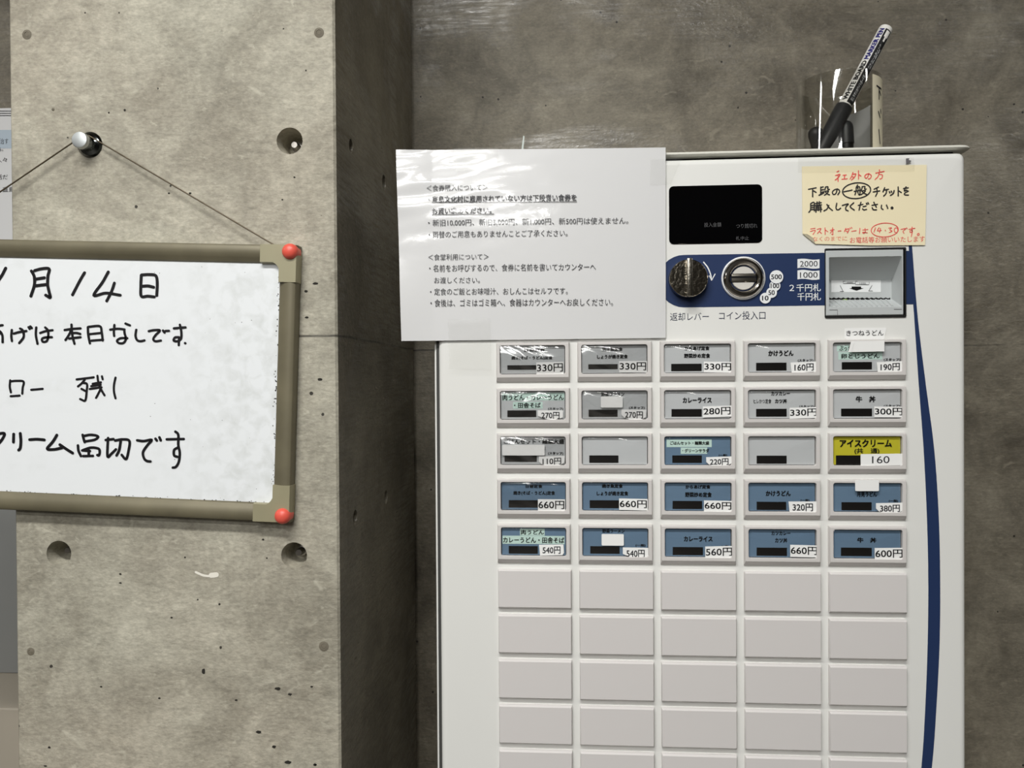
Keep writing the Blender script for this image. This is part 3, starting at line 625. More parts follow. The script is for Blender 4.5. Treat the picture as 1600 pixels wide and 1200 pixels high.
LAB = mat('cream_label', (222, 214, 188), 0.6, var=0.06)
mb = MB()
def arcstrip(a0, a1, z0, z1, rad, m_, n=14, z1b=None):
    z1b = z1 if z1b is None else z1b
    lo = [(ccx + rad * math.cos(R0(a0 + (a1 - a0) * i / n)), YCU + rad * math.sin(R0(a0 + (a1 - a0) * i / n)), z0) for i in range(n + 1)]
    hi = [(p[0], p[1], z1 + (z1b - z1) * i / n) for i, p in enumerate(lo)]
    mb.add(lo + hi, [(i, i + 1, n + 2 + i, n + 1 + i) for i in range(n)], m_)
zl = W(1365, 136, YCU)[2]
arcstrip(-60, -24, zt + 0.004, zl, rc + 0.0004, LAB)
sg = lambda p: (ccx + (rc + 0.0008) * math.cos(R0(p[0] - 20)), YCU + (rc + 0.0008) * math.sin(R0(p[0] - 20)), zl - p[1] * (zl - zt) / 100)
mb.build('cream_label', cup)
mb = MB()
for st in ([(-31, 13), (-18, 14)], [(-25, 14), (-25, 28)], [(-23, 18), (-19, 22)], [(-27, 44), (-22, 50)], [(-20, 40), (-19, 44)], [(-26, 66), (-22, 82)]):
    P = spline(st, 4); 
    stroke(mb, [(p[0], p[1]) for p in P], 2.2, sg, INK, False)
mb.build('label_lettering', cup, smooth=0)
mb = MB(); arcstrip(20, 82, zt + 0.004, W(1357, 157, YCU)[2], rc - 0.0012, mat('grey_paper_label', (176, 176, 174), 0.6), z1b=W(1320, 168, YCU)[2]); mb.build('paper_label', cup)
# marker
def frame(p0, p1):
    z = Vector(p1 - p0); L = z.length; z.normalize(); vd = Vector((0, -1, 0)); y = (vd - z * vd.dot(z)).normalized(); x = y.cross(z)   # y faces the viewer, x to the right-ish
    return L, x, y, z
def mk_local(p0, x, y, z): return lambda u, v, t: tuple(Vector(p0) + x * u + y * v + z * t)
Pt = W(1384.5, 45, 0.985); Pb = W(1279, 262, 0.940); Pb[2] = max(Pb[2], zt + 0.010)
L, x, y, z = frame(Pb, Pt); lo = mk_local(Pb, x, y, z)
if x.x < 0: x = -x; lo = mk_local(Pb, x, y, z)
mk = thing('whiteboard_marker', 'white bodied marker with black cap, leaning in clear cup above its rim', 'marker', Pb)
RB = 0.0083
def ring(t, r, rot=0, n=24, hexa=0.0): return [lo(r * math.cos(2 * math.pi * k / n), r * math.sin(2 * math.pi * k / n), t) for k in range(n)]
MW = mat('marker_white', (232, 230, 224), 0.4); MK = mat('marker_black', (18, 18, 20), 0.45); MCAP = mat('marker_cap_black', (44, 45, 48), 0.45)
tb = L * 0.37
mb = MB(); mb.loft([ring(tb - 0.004, RB * 0.9), ring(tb, RB), ring(L - 0.003, RB), ring(L - 0.001, RB * 0.96), ring(L, RB * 0.8)], MW, True, True)
def wrap(u, t, rr): a = math.pi / 2 - u / rr; return lo(rr * math.cos(a), rr * math.sin(a), t)   # u arc length to the right of the facing line
def wpoly(u0, u1, t0, t1, m_, rr, n=8):
    a = [wrap(u0 + (u1 - u0) * i / n, t0, rr) for i in range(n + 1)]; b = [wrap(u0 + (u1 - u0) * i / n, t1, rr) for i in range(n + 1)]
    mb.add(a + b, [(i, i + 1, n + 2 + i, n + 1 + i) for i in range(n)], m_)
wpoly(-0.0018, 0.0075, tb + 0.002, L * 0.965, MK, RB + 0.0002)
wpoly(0.0003, 0.0058, L * 0.905, L * 0.955, MW, RB + 0.0004); wpoly(0.0018, 0.0042, L * 0.87, L * 0.905, MW, RB + 0.0004)
def wtext(s, u0, u1, t0, t1, m_, bold=0.0):
    v, f = glyphs(s, bold, 2); lo_, hi_ = v.min(0), v.max(0)
    pts = [wrap(u1 - (p[1] - lo_[1]) / (hi_[1] - lo_[1]) * (u1 - u0), t0 + (p[0] - lo_[0]) / (hi_[0] - lo_[0]) * (t1 - t0), RB + 0.0006) for p in v]; mb.add(pts, f, m_)
wtext('WHITE BOARD', -0.0088, -0.0030, tb + 0.004, tb + (L - tb) * 0.52, MK, .04)
wtext('MARKER PEN', -0.0088, -0.0030, tb + (L - tb) * 0.54, L * 0.96, mat('marker_blue', (34, 30, 110), 0.5), .04)
wtext('消しやすいホワイトボード用', 0.0004, 0.0056, tb + 0.006, tb + (L - tb) * 0.36, WHITEINK); wtext('アルコール系インク', 0.0010, 0.0030, tb + (L - tb) * 0.45, tb + (L - tb) * 0.75, WHITEINK); wtext('火気厳禁', 0.0035, 0.0052, tb + (L - tb) * 0.45, tb + (L - tb) * 0.70, WHITEINK)
mb.build('barrel', mk, smooth=40)
mb = MB(); mb.loft([ring(0, RB * 0.75), ring(0.004, RB * 0.92), ring(tb * 0.5, RB * 1.2), ring(tb - 0.004, RB * 1.26), ring(tb - 0.001, RB * 1.22), ring(tb - 0.0005, RB)], MCAP, True, True); mb.build('cap', mk, smooth=40)
def stub(name, label, pxb, pxt, Yb, Yt, r):
    global lo
    Pt = W(pxt[0], pxt[1], Yt); Pb = W(pxb[0], pxb[1], Yb); Pb[2] = max(Pb[2], zt + 0.004)
    L, x, y, z = frame(Pb, Pt); lo = mk_local(Pb, x, y, z); t = thing(name, label, 'marker', Pb)
    mb = MB(); mb.loft([ring(0, r * 0.85), ring(0.002, r), ring(L * 0.45, r)], MK, True, True); mb.build('barrel', t)
    mb = MB(); mb.loft([ring(L * 0.45, r * 1.12), ring(L - 0.009, r * 1.10), ring(L - 0.005, r * 1.0), ring(L - 0.002, r * 0.75), ring(L, r * 0.35)], MCAP, True, True); mb.build('cap', t, smooth=50)
stub('short_marker', 'short black marker standing upright at the right inside the clear cup', (1324, 264), (1321, 189), 0.955, 0.955, 0.0078)
stub('short_marker', 'stubby black marker leaning left at the bottom of the clear cup', (1292, 264), (1271, 199), 0.985, 0.975, 0.0085)

# ------------------------------------------------------------------ laminated notice
YN = DP - 0.003
NT = [W(x, y, YN) for x, y in ((619.5, 235), (1040, 230.5), (1040.3, 528), (628, 533))]
nx0, nx1 = NT[0][0], NT[1][0]; nz0, nz1 = NT[3][2], NT[0][2]
def nwave(p):
    u = (p[0] - nx0) / (nx1 - nx0); v = (p[2] - nz0) / (nz1 - nz0)
    k = max(0.0, 1 - u * 1.35) * max(0.0, min(1, (v - 0.42) / 0.35))
    d = k * (0.00025 * math.sin(v * 34 + 9 * u) + 0.00016 * math.sin(v * 60 - 16 * u + 1) + 0.00022 * math.sin(u * 26 + v * 9))
    d -= 0.0030 * max(0, 0.14 - u) / 0.14 * (1.0 + 0.3 * math.sin(v * 9))
    d += 0.0003 * math.sin(u * 7 + v * 3)
    d = max(min(d, 0.0022), -0.006)
    return (p[0], p[1] + d, p[2])
LAMP = mat('laminated_paper', (214, 214, 214), 0.4, coat=1.0, coat_rough=0.09, bump=0.05, bscale=80)
LINK = mat('printed_ink', (52, 52, 56), 0.5, coat=0.6)
notice = thing('laminated_notice', 'large white laminated notice of printed rules taped over machine top left', 'notice', ((nx0 + nx1) / 2, YN, nz0))
mb = MB(); nu, nv = 110, 90
gv = []
for j in range(nv + 1):
    v = j / nv
    for i in range(nu + 1):
        u = i / nu; p = (1 - v) * ((1 - u) * NT[3] + u * NT[2]) + v * ((1 - u) * NT[0] + u * NT[1]); gv.append(p)
mb.add(gv, [(j * (nu + 1) + i, j * (nu + 1) + i + 1, (j + 1) * (nu + 1) + i + 1, (j + 1) * (nu + 1) + i) for j in range(nv) for i in range(nu)], LAMP)
def nb(x0, y0, x1, y1): return (600 + x0 / 3.333, 200 + y0 / 3.333, 600 + x1 / 3.333, 200 + y1 / 3.333)
NL = [('＜食券購入について＞', (222, 295, 540, 327), 0), ('・', (230, 369, 237, 376), 0), ('直島文化村に雇用されていない方は下段青い食券を', (250, 349, 1003, 384), .018), ('お買い求めください。', (250, 414, 560, 447), .018),
      ('・新旧10,000円、新旧5,000円、新1,000円、新500円は使えません。', (230, 470, 1272, 506), 0), ('・両替のご用意もありませんことご了承ください。', (232, 533, 956, 568), 0),
      ('＜食堂利用について＞', (230, 655, 545, 687), 0), ('・名前をお呼びするので、食券に名前を書いてカウンターへ', (235, 708, 1103, 745), 0), ('お渡しください。', (261, 776, 499, 808), 0),
      ('・定食のご飯とお味噌汁、おしんこはセルフです。', (240, 832, 957, 868), 0), ('・食後は、ゴミはゴミ箱へ、食器はカウンターへお戻しください。', (242, 889, 1192, 928), 0)]
for s, b, bo in NL: text(mb, s, nb(*b), YN - 0.0009, LINK, bo, slope=-0.0078)
for x0_, x1_, y_ in ((250, 1003, 387), (250, 572, 452)):
    stroke(mb, [(x0_ + (x1_ - x0_) * i / 8, y_ - i * 0.5) for i in range(9)], 3, lambda p: W(600 + p[0] / 3.333, 200 + p[1] / 3.333, YN - 0.0009), LINK, False)
mb.map(nwave)
mb.build('notice_sheet', notice, smooth=60)
def tape(parent, pts, Y, name='tape_strip'):
    m2 = MB(); m2.poly([W(x, y, Y) for x, y in pts], TAPE); return m2.build(name, parent, smooth=0)
tape(notice, [(700, 500), (766, 498), (768, 579), (702, 577)], YN - 0.0036)
tape(notice, [(1016, 249), (1066, 246), (1048, 288), (1016, 290)], YN - 0.0012)
m2 = MB(); m2.loft([[W(x, y, YN + 0.004 + dy) for x, y in ((814.5, 236), (817.5, 236), (819.5, 213), (817.5, 212))] for dy in (0.0005, 0.0)], mat('cloudy_tape', (186, 196, 190), 0.3)); recalc(m2.build('tape_end', notice))
tape(notice, [(708, 232), (778, 231), (778, 262), (712, 268)], YN - 0.0030)

# ------------------------------------------------------------------ yellow handwritten note
YY = DP - 0.0012
note = thing('handwritten_note', 'cream yellow handwritten note in black and red taped above the bill slot', 'note', (W(1350, 382, YY)[0], YY, W(1350, 382, YY)[2]))
CREAM = mat('cream_paper', (240, 228, 192), 0.6, var=0.06, vscale=30); REDI = mat('red_ink', (226, 84, 78), 0.6); ORI = mat('faded_red_ink', (230, 128, 104), 0.6); BLK = mat('felt_pen_black', (28, 24, 22), 0.6)
mb = MB()
outl = [(1253, 260), (1320, 259), (1448, 257.5), (1447, 320), (1445.5, 383), (1360, 383.5), (1274, 381), (1254, 365)]
fr = [W(x, y, YY - 0.0004) for x, y in outl]; mb.loft([[(p[0], YY, p[2]) for p in fr], fr], CREAM)
fl = [W(x, y, YY - e) for x, y, e in ((1254, 365, .0006), (1274, 381, .0006), (1271, 372, .0040), (1262, 366, .0036))]; mb.poly(fl, mat('cream_paper_back', (244, 234, 204), 0.6))
fn = fz(1240, 230, 7.06, YY - 0.0006)
def hand(strokes, w_, m_, jit=0.0):
    for s in strokes: stroke(mb, s, w_, fn, m_)
hand([[(478,272),(498,262)],[(462,312),(512,300),(480,345),(458,362)],[(490,318),(490,378)],[(545,310),(582,306)],[(563,312),(560,348)],[(532,354),(592,348)],
      [(655,278),(640,320),(622,352)],[(650,302),(686,294),(672,330),(638,362)],[(650,325),(668,335)],[(715,260),(716,352)],[(720,302),(742,318)],
      [(830,290),(815,330),(797,342),(784,322),(800,300),(835,296),(856,315),(845,344),(824,350)],[(945,250),(950,276)],[(905,286),(998,267)],[(940,300),(978,306),(972,345),(950,350)],[(945,285),(930,325),(898,357)]], 11, REDI)
hand([[(165,465),(248,448)],[(210,458),(210,546)],[(220,482),(248,498)],
      [(300,440),(298,525)],[(300,446),(326,438)],[(300,474),(330,468)],[(300,500),(332,492)],[(280,530),(332,505)],[(352,440),(344,472)],[(352,440),(378,438),(376,462),(394,466)],[(345,490),(384,482),(366,512),(340,530)],[(350,492),(372,515),(396,526)],
      [(482,460),(466,510),(440,522),(428,496),(452,470),(490,464),(508,490),(488,524)],ell(695,480,155,86,-6),[(555,492),(645,473)],
      [(705,418),(692,442)],[(690,446),(688,490),(676,525)],[(690,446),(728,440),(730,524),(716,518)],[(668,488),(742,474)],[(708,452),(710,464)],[(708,492),(710,506)],[(756,436),(750,468)],[(756,438),(786,434),(784,460),(802,462)],[(750,484),(792,478),(772,505),(742,524)],[(755,486),(776,508),(806,522)],
      [(936,440),(888,464)],[(878,494),(950,482)],[(918,455),(922,500),(904,542)],[(1004,448),(986,492)],[(996,474),(1046,464)],[(1028,470),(1018,512),(994,538)],[(1055,490),(1062,504)],[(1076,484),(1082,498)],[(1108,478),(1098,510),(1068,532)],
      [(1154,438),(1154,538)],[(1160,482),(1188,500)],[(1212,457),(1264,448)],[(1240,438),(1220,482),(1248,474),(1252,494)],[(1266,484),(1226,506),(1228,526),(1266,528)],
      [(188,622),(186,690),(168,718)],[(188,622),(226,612),(228,702)],[(190,646),(222,640)],[(190,668),(222,662)],[(190,690),(220,686)],[(240,622),(304,612)],[(258,604),(258,642)],[(284,600),(284,640)],[(236,644),(308,636)],[(248,658),(298,652),(298,714)],[(248,658),(246,716)],[(246,674),(298,668)],[(234,694),(310,686)],[(272,646),(272,698)],
      [(368,632),(392,668),(428,698)],[(388,642),(366,684),(334,702)],[(475,618),(468,672),(486,692),(518,674)],[(538,642),(602,626),(578,658),(576,690),(600,702)],[(662,614),(624,655),(668,694)],
      [(714,642),(764,630)],[(742,608),(722,694)],[(768,656),(798,650)],[(760,680),(776,692),(804,686)],[(802,618),(810,632)],[(818,612),(828,626)],[(864,642),(924,630)],[(884,608),(912,662)],[(866,668),(880,690),(914,690)],[(970,640),(968,672),(986,688)],[(1024,638),(1038,674)],ell(1085,670,9,9)], 14.5, BLK)
hand([[(188,902),(236,894)],[(184,928),(240,918),(214,962)],[(260,906),(302,898),(264,952)],[(284,928),(308,952)],[(346,888),(348,962)],[(350,914),(378,932)],[(404,916),(446,908)],[(430,888),(432,962),(420,958)],[(430,916),(404,946)],[(490,926),(522,922)],
      [(574,896),(560,932)],[(570,910),(612,900),(592,946)],[(576,926),(600,932)],[(622,888),(628,900)],[(638,884),(644,896)],[(640,928),(690,920)],[(732,894),(726,952)],[(760,914),(818,908)],[(788,896),(790,938),(770,950),(764,938),(812,944)],
      ell(1005,913,150,76,-3),[(902,888),(886,936)],[(942,888),(924,922),(966,918)],[(958,894),(948,942)],[(1010,914),(1013,922)],[(1050,892),(1082,888),(1062,910),(1086,926),(1054,942)],ell(1130,915,20,26),
      [(1184,906),(1238,898),(1208,925),(1218,952)],[(1246,888),(1252,900)],[(1270,906),(1338,894)],[(1306,880),(1306,930),(1286,940),(1286,920),(1310,922),(1298,986)],ell(1375,962,11,11)], 9, REDI)
text(mb, 'なくのまでに', (1240 + 212 / 7.06, 230 + 985 / 7.06, 1240 + 590 / 7.06, 230 + 1035 / 7.06), YY - 0.0006, ORI, .0)
text(mb, 'お電話等お願いいたします', (1240 + 622 / 7.06, 230 + 985 / 7.06, 1240 + 1448 / 7.06, 230 + 1052 / 7.06), YY - 0.0006, REDI, .0)
mb.build('note_paper', note, smooth=0)
tape(note, [(1247, 247), (1428, 245.5), (1429, 268), (1247, 270)], YY - 0.0009)
mb = MB(); mb.poly([W(x, y, YY - 0.001) for x, y in ((1415.5, 247.5), (1421, 247), (1420, 250), (1424, 251), (1423, 253), (1416, 256), (1415.5, 252))], mat('tape_dirt', (96, 94, 96), 0.7)); mb.build('dirt_mark', note, smooth=0)

# ------------------------------------------------------------------ whiteboard
YBF = YP - 0.016     # front of the frame
tl_, tr_, br_, bl_ = [W(x, y, YBF) for x, y in ((0, 372), (464, 382.5), (455, 817.5), (0, 798))]
ux = (tr_ - tl_); ux = ux / np.linalg.norm(ux); ux2 = (br_ - bl_) / np.linalg.norm(br_ - bl_); ux = ux + ux2; ux /= np.linalg.norm(ux)
uz = np.array([-ux[2], 0, ux[0]])
BOH = float(np.dot((tr_ - br_), uz)); BOW = 0.452
o0 = tr_ - ux * BOW      # outer top-left
o0[1] = 0
def bp(u, v, y): p = o0 + ux * u - uz * v; return (p[0], YBF + y, p[2])   # u right, v down from the top-left corner
def buv(px, py, y=0.006):
    p = W(px, py, YBF + y) - o0; return (float(np.dot(p, ux)), float(-np.dot(p, uz)))
board = thing('whiteboard', 'white marker board in brown frame with handwritten notes hung on the pillar', 'whiteboard', bp(BOW / 2, BOH, 0.01))
TH = 0.015; FWD = 0.0205
OLIVE = mat('weathered_bronze_frame', (128, 121, 98), 0.45, 0.25, var=0.5, vscale=26); GOLD = mat('olive_gold_corner', (158, 152, 124), 0.42, 0.15, var=0.12, vscale=40); CAPR = mat('coral_plastic', (228, 92, 76), 0.4, var=0.08)
profl = [(0.0, TH), (0.0, 0.004), (0.0012, 0.0016), (0.0035, 0.0004), (0.0075, 0.0), (0.0125, 0.0006), (0.0150, 0.0018), (0.0190, 0.0038), (0.0205, 0.0062), (0.0205, TH)]
def rail(fn, a, b):
    m2 = MB(); m2.loft([[fn(a, d_, y_) for d_, y_ in profl], [fn(b, d_, y_) for d_, y_ in profl]], OLIVE, True, True); return recalc(m2.build('frame_rail', board))
rail(lambda s, d_, y_: bp(s, d_, y_), FWD, BOW - FWD); rail(lambda s, d_, y_: bp(s, BOH - d_, y_), FWD, BOW - FWD)
rail(lambda s, d_, y_: bp(d_, s, y_), 0.0, BOH); rail(lambda s, d_, y_: bp(BOW - d_, s, y_), 0.0, BOH)
CL = 0.041
for (cu, cv_, su, sv) in ((BOW, 0, -1, 1), (BOW, BOH, -1, -1), (0, 0, 1, 1), (0, BOH, 1, -1)):
    m2 = MB(); e = 0.0006
    outer = [(CL, -e)] + [(0.010 - (0.010 + e) * math.sin(R0(a)), 0.010 - (0.010 + e) * math.cos(R0(a))) for a in range(0, 91, 15)] + [(-e, CL)]
    inner = [(FWD, CL), (FWD, FWD + 0.006)] + [(FWD + 0.006 - 0.006 * math.cos(R0(a)), FWD + 0.006 - 0.006 * math.sin(R0(a))) for a in (30, 60)] + [(FWD + 0.006, FWD), (CL, FWD)]
    L_ = outer + inner
    cen = (0.016, 0.016)
    lo_ = [[bp(cu + su * p[0], cv_ + sv * p[1], y_) for p in L_] for y_ in (TH, 0.0025)]
    sh = [(p[0] + (0.0010 if p[0] < 0.004 else (-0.0010 if abs(p[0] - FWD) < 1e-6 else 0)), p[1] + (0.0010 if p[1] < 0.004 else (-0.0010 if abs(p[1] - FWD) < 1e-6 else 0))) for p in L_]
    lo_.append([bp(cu + su * p[0], cv_ + sv * p[1], -0.0004) for p in sh])
    m2.loft(lo_, GOLD, True, True); cp_ = recalc(m2.build('corner_piece', board, smooth=35))
    m2 = MB(); q0 = bp(cu + su * 0.0075, cv_ + sv * 0.0075, -0.0004)
    m2.lathe_y((q0[0], q0[1], q0[2]), [(0.0086, 0.012), (0.0089, 0.002), (0.0086, -0.001), (0.0074, -0.0036), (0.0050, -0.0054), (0.0020, -0.0062), (0.0004, -0.0063)], CAPR, 28)
    cc_ = m2.build('corner_cap', cp_, smooth=60); cc_['label'] = 'coral red plastic corner ball'
# panel with writing
def wb_material():
    m = bpy.data.materials.new('whiteboard_steel'); m.use_nodes = True; nt = m.node_tree; Lk = nt.links; b = nt.nodes['Principled BSDF']
    tc = nt.nodes.new('ShaderNodeTexCoord')
    n1 = nt.nodes.new('ShaderNodeTexNoise'); n1.inputs['Scale'].default_value = 9; n1.inputs['Detail'].default_value = 6
    n2 = nt.nodes.new('ShaderNodeTexNoise'); n2.inputs['Scale'].default_value = 70; n2.inputs['Detail'].default_value = 5; n2.inputs['Distortion'].default_value = 0.4
    mp = nt.nodes.new('ShaderNodeMapping'); mp.inputs['Scale'].default_value = (0.5, 1, 1.8); Lk.new(tc.outputs['Object'], mp.inputs[0]); Lk.new(mp.outputs[0], n1.inputs[0]); Lk.new(tc.outputs['Object'], n2.inputs[0])
    r1 = nt.nodes.new('ShaderNodeMapRange'); r1.inputs[1].default_value = 0.5; r1.inputs[2].default_value = 0.72; r1.inputs[4].default_value = 0.7
    r2 = nt.nodes.new('ShaderNodeMapRange'); r2.inputs[1].default_value = 0.42; r2.inputs[2].default_value = 0.7
    # rubbed area towards the lower right corner of the board
    sx = nt.nodes.new('ShaderNodeSeparateXYZ'); Lk.new(tc.outputs['Object'], sx.inputs[0])
    rx = nt.nodes.new('ShaderNodeMapRange'); rx.inputs[1].default_value = 0.07; rx.inputs[2].default_value = 0.17; rx.inputs[4].default_value = 0.75
    Lk.new(sx.outputs[0], rx.inputs[0])
    ad = nt.nodes.new('ShaderNodeMath'); ad.operation = 'MAXIMUM'
    mu = nt.nodes.new('ShaderNodeMath'); mu.operation = 'MULTIPLY'
    Lk.new(n1.outputs['Fac'], r1.inputs[0]); Lk.new(n2.outputs['Fac'], r2.inputs[0]); Lk.new(r1.outputs[0], ad.inputs[0]); Lk.new(rx.outputs[0], ad.inputs[1]); Lk.new(ad.outputs[0], mu.inputs[0]); Lk.new(r2.outputs[0], mu.inputs[1])
    mx = nt.nodes.new('ShaderNodeMix'); mx.data_type = 'RGBA'; mx.inputs[6].default_value = lin((230, 233, 235)); mx.inputs[7].default_value = lin((208, 211, 210))
    Lk.new(mu.outputs[0], mx.inputs[0]); Lk.new(mx.outputs[2], b.inputs['Base Color']); b.inputs['Roughness'].default_value = 0.35; b.inputs['Specular IOR Level'].default_value = 0.3
    return m
WB = wb_material(); MARK = mat('marker_ink', (16, 14, 18), 0.5, spec=0.3)
mb = MB(); e = FWD - 0.0006
def brr(a, y, r=0.006):
    return [bp(x, z_, y) for x, _, z_ in rrect(a, a, BOW - a, BOH - a, r, 0)]
mb.loft([brr(e, TH - 0.002), brr(e, 0.0062), brr(e + 0.0006, 0.0058)], WB, True, True)
fw = lambda ox, oy: (lambda p: bp(*buv(ox + p[0] / 6.4, oy + p[1] / 6.4), 0.0055))
def w_(strokes, wd, ox, oy):
    for s in strokes: stroke(mb, s, wd * 1.22, fw(ox, oy), MARK)
w_([[(60,122),(25,190),(-30,270)],[(318,150),(344,200),(350,260),(340,320),(312,402)],[(350,146),(420,128),(494,130),(483,200),(480,290),(495,360),(506,416),(460,392)],[(362,232),(448,218)],[(360,298),(472,285)],
    [(848,168),(800,250),(728,388)],[(1085,160),(1030,260),(940,395),(1060,372),(1205,393)],[(1146,272),(1120,350),(1070,450)],[(1415,195),(1411,300),(1416,402),(1480,402),(1545,410)],[(1418,190),(1500,186),(1562,200),(1575,280),(1570,395)],[(1420,304),(1480,300),(1540,313)]], 25, 0, 400)
w_([[(-30,700),(30,692)],[(-10,745),(14,765),(28,800),(30,862)],[(-20,790),(8,770)],[(122,740),(117,800),(123,850)],[(142,776),(200,760),(268,750)],[(205,726),(232,745),(240,810),(196,870)],[(288,712),(300,730)],[(306,704),(322,722)],
    [(365,715),(362,790),(378,878)],[(405,770),(460,752),(528,742)],[(455,715),(482,745),(486,800),(470,850),(432,858),(424,828),(460,814),(522,812)],
    [(650,740),(720,730),(808,724)],[(718,686),(722,760),(732,820),(748,878)],[(712,745),(692,790),(658,840)],[(728,770),(770,770),(806,780)],[(695,826),(808,812)],
    [(882,712),(886,790),(902,872)],[(890,708),(1000,702),(1020,760),(1030,845)],[(895,782),(1012,770)],[(915,847),(1032,838)],
    [(1105,737),(1180,728),(1248,735)],[(1147,690),(1141,760),(1145,800)],[(1258,676),(1302,694)],[(1245,738),(1250,780),(1262,830),(1236,870),(1190,870),(1174,845),(1212,822),(1275,822)],[(1365,738),(1358,800),(1375,842),(1410,852),(1447,844)]], 20, 0, 400)
w_([[(338,752),(390,742),(450,744),(408,790),(384,830),(404,852),(460,846)],[(480,745),(496,766)],[(505,750),(540,748)],[(590,724),(650,718),(706,714)],[(650,688),(664,760),(660,825),(625,852),(588,846),(600,816),(640,812)],[(640,815),(638,892)],[(700,871),(704,873)]], 20, 180, 400)
w_([[(105,155),(101,220),(112,275)],[(112,165),(170,160),(238,168),(230,230),(226,288)],[(110,314),(200,308)],[(315,250),(430,240)],[(770,146),(940,125)],[(850,150),(820,185),(783,216)],[(830,180),(872,192),(870,260),(855,356),(805,342)],[(818,240),(858,262)],[(930,190),(1012,175)],[(916,213),(1010,198)],[(900,242),(1018,225)],[(977,110),(985,170),(1010,240),(1048,306)],[(1015,225),(990,280),(963,330)],[(1022,115),(1030,145)],[(1158,128),(1143,200),(1143,270),(1158,335)]], 18.5, 0, 570)
w_([[(-30,692),(46,686),(28,740),(-14,792)],[(140,692),(138,772)],[(206,685),(212,760),(206,830),(190,852)],[(300,748),(370,744),(446,750)],[(572,702),(530,770),(475,838),(540,846),(622,830)],[(602,798),(660,838),(730,882)]], 24, 0, 570)
w_([[(190,700),(200,740),(210,772)],[(200,712),(270,700),(342,715),(312,748),(215,766)],[(142,806),(148,860),(172,912)],[(185,856),(270,828),(346,838),(360,870),(352,905),(336,902)],[(195,856),(262,862)],[(250,855),(250,905)],[(195,912),(292,910)],
    [(420,752),(498,742)],[(444,732),(438,830),(440,920),(478,888),(522,845)],[(515,757),(590,745),(656,760),(650,850),(624,942),(580,900)],[(570,762),(555,850),(528,906)],[(735,755),(800,762),(880,750),(840,800),(794,870),(802,930),(830,960),(868,966)],[(918,738),(930,756)],[(956,725),(970,756)],
    [(1030,745),(1200,742)],[(1116,668),(1145,700),(1145,800),(1160,880),(1150,970),(1120,1020),(1090,1028)],[(1140,828),(1104,852),(1104,905),(1136,920)]], 22, 100, 570)
# chipped edge and specks
SPK = mat('black_speck', (42, 38, 36), 0.7)
def speck(u, v, r):
    n = 7; mb.poly([bp(u + r * math.cos(t) * (0.6 + 0.8 * rnd.random()), v + r * math.sin(t) * (0.6 + 0.8 * rnd.random()), 0.0056) for t in [2 * math.pi * i / n for i in range(n)]], SPK)
for i in range(52): speck(BOW - e - abs(rnd.gauss(0, 0.0016)) - 0.0004, rnd.uniform(e, BOH - e), rnd.uniform(0.0003, 0.0009))
for i in range(40): speck(rnd.uniform(0.12, BOW - e), BOH - e - abs(rnd.gauss(0, 0.0010)) - 0.0003, rnd.uniform(0.0003, 0.0008))
for i in range(26): speck(rnd.uniform(0.28, BOW - e), rnd.uniform(e, BOH - e), rnd.uniform(0.0002, 0.0005))
mb.build('writing_panel', board, smooth=0)
# hanging wire over the bolt
WIRE = mat('dark_wire', (92, 82, 66), 0.4, 0.6)
hk = W(140.5, 226.5, YP)
mb = MB(); e1 = np.array(bp(*buv(431, 381.5, 0.004), 0.004)); e2 = np.array(bp(BOW - buv(431, 381.5, 0.004)[0], buv(431, 381.5, 0.004)[1], 0.004)); e1[2] -= 0.002; e2[2] -= 0.002
hy = YP - 0.0075; rs = 0.0088
arcp = [(hk[0] + rs * math.cos(R0(a)), hy, hk[2] + rs * math.sin(R0(a))) for a in range(55, 126, 10)]
mb.tube([tuple(e1)] + arcp + [tuple(e2)], 0.00085, WIRE, 8); mb.build('hanging_wire', board, smooth=60)
CHR2 = mat('mirror_chrome', (118, 122, 122), 0.12, 1.0, bump=0.05, bscale=120)
hook = thing('hanging_bolt', 'chrome bolt plugged in the pillar hole carrying the whiteboard wire', 'bolt', (hk[0], YP, hk[2]))
mb = MB(); mb.lathe_y((hk[0], YP, hk[2]), [(0.0090, 0.0295), (0.0090, 0.006), (0.0120, 0.004), (0.0120, -0.001), (0.0082, -0.003), (0.0078, -0.011), (0.0092, -0.0125), (0.0092, -0.0150)], CHR2, 36); mb.build('shank', hook)
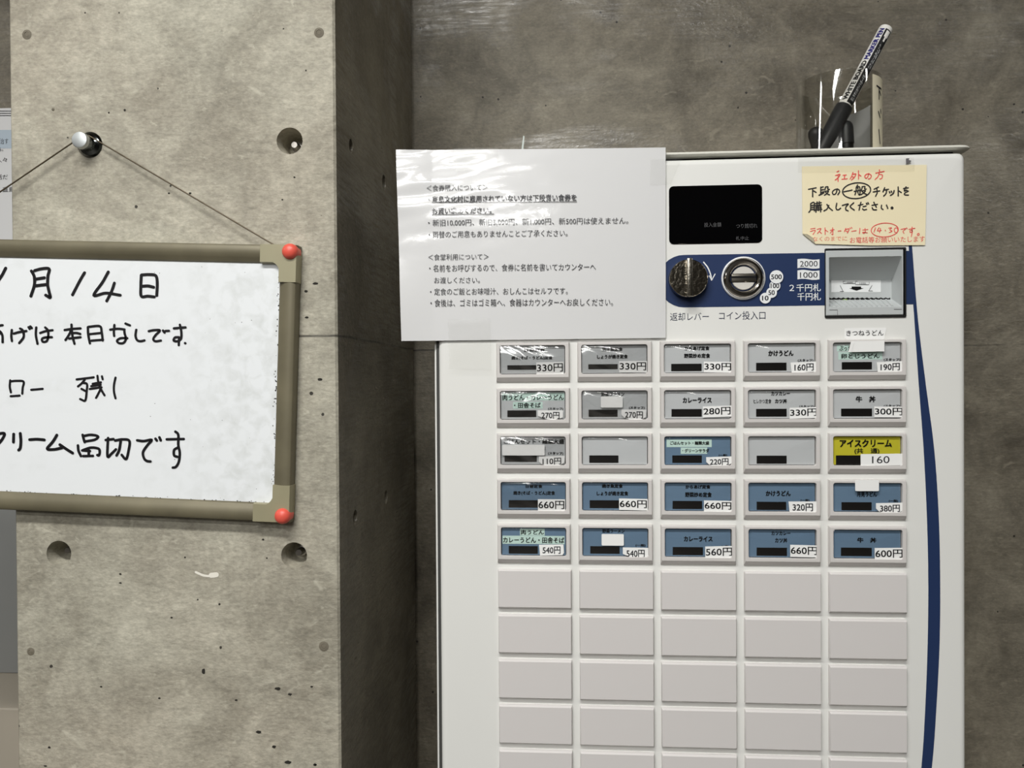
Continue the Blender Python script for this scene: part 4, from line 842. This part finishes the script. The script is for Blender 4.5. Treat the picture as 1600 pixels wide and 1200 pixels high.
mb = MB(); mb.lathe_y((hk[0], YP, hk[2]), [(0.0092, -0.0150), (0.0092, -0.0185), (0.0086, -0.0196), (0.0074, -0.0200), (0.0004, -0.0203)], mat('satin_chrome_face', (196, 200, 200), 0.5, 1.0), 36); mb.build('bolt_head', hook)

# ------------------------------------------------------------------ niche left of the pillar
pz0 = W(6, 440, YW)[2]; pz1 = W(6, 170, YW)[2]; px0 = W(-150, 300, YW)[0]; px1 = W(40, 300, YW)[0]
poster = thing('wall_poster', 'white printed poster on the back wall, its edge seen left of the pillar', 'poster', ((px0 + px1) / 2, YW, pz0))
mb = MB(); mb.box((px0, YW - 0.003, pz0), (px1, YW - 0.0003, pz1), mat('poster_paper', (226, 226, 226), 0.5))
PB = mat('poster_pale_blue', (186, 200, 212), 0.5)
yq = YW - 0.0033
mb.poly([W(x, y, yq) for x, y in ((-150, 203), (40, 203), (40, 232), (-150, 232))], PB)
for y in (173.5, 177.0, 180.5): stroke(mb, [(-150, y), (40, y)], 0.9, lambda p: W(p[0], p[1], yq - 0.0002), INK, False)
for s, b in (('自然と人間の営みを治す', (-60, 217, 13, 226)), ('アートの島。', (-40, 230, 5, 237)), ('島の人々', (-24, 246, 11, 254)), ('むかしの話だ', (-40, 273, 12, 281)), ('直島', (4, 292, 22, 300))): text(mb, s, b, yq - 0.0002, INK)
mb.build('poster_sheet', poster, smooth=0)
zt2 = W(10, 1052, YW - 0.06)[2]; zt3 = W(10, 1112, 1.33)[2]
cx0 = -1.6; cx1 = XL - 0.002
mb = MB(); mb.box((cx0, 1.11, 0), (cx1, YW - 0.02, zt2), mat('beige_counter', (160, 152, 138), 0.5, var=0.05), 0.003); tag(recalc(mb.build('low_counter')), 'beige low counter at bottom left in the niche beside the pillar', 'counter')
mb = MB(); mb.box((cx0, YW - 0.06, zt2), (cx1 - 0.004, YW - 0.04, W(10, 640, YW)[2]), mat('blue_grey_panel', (128, 129, 127), 0.5, var=0.03), 0.002); tag(recalc(mb.build('grey_panel')), 'smooth blue grey panel standing on the low counter behind the pillar', 'panel')
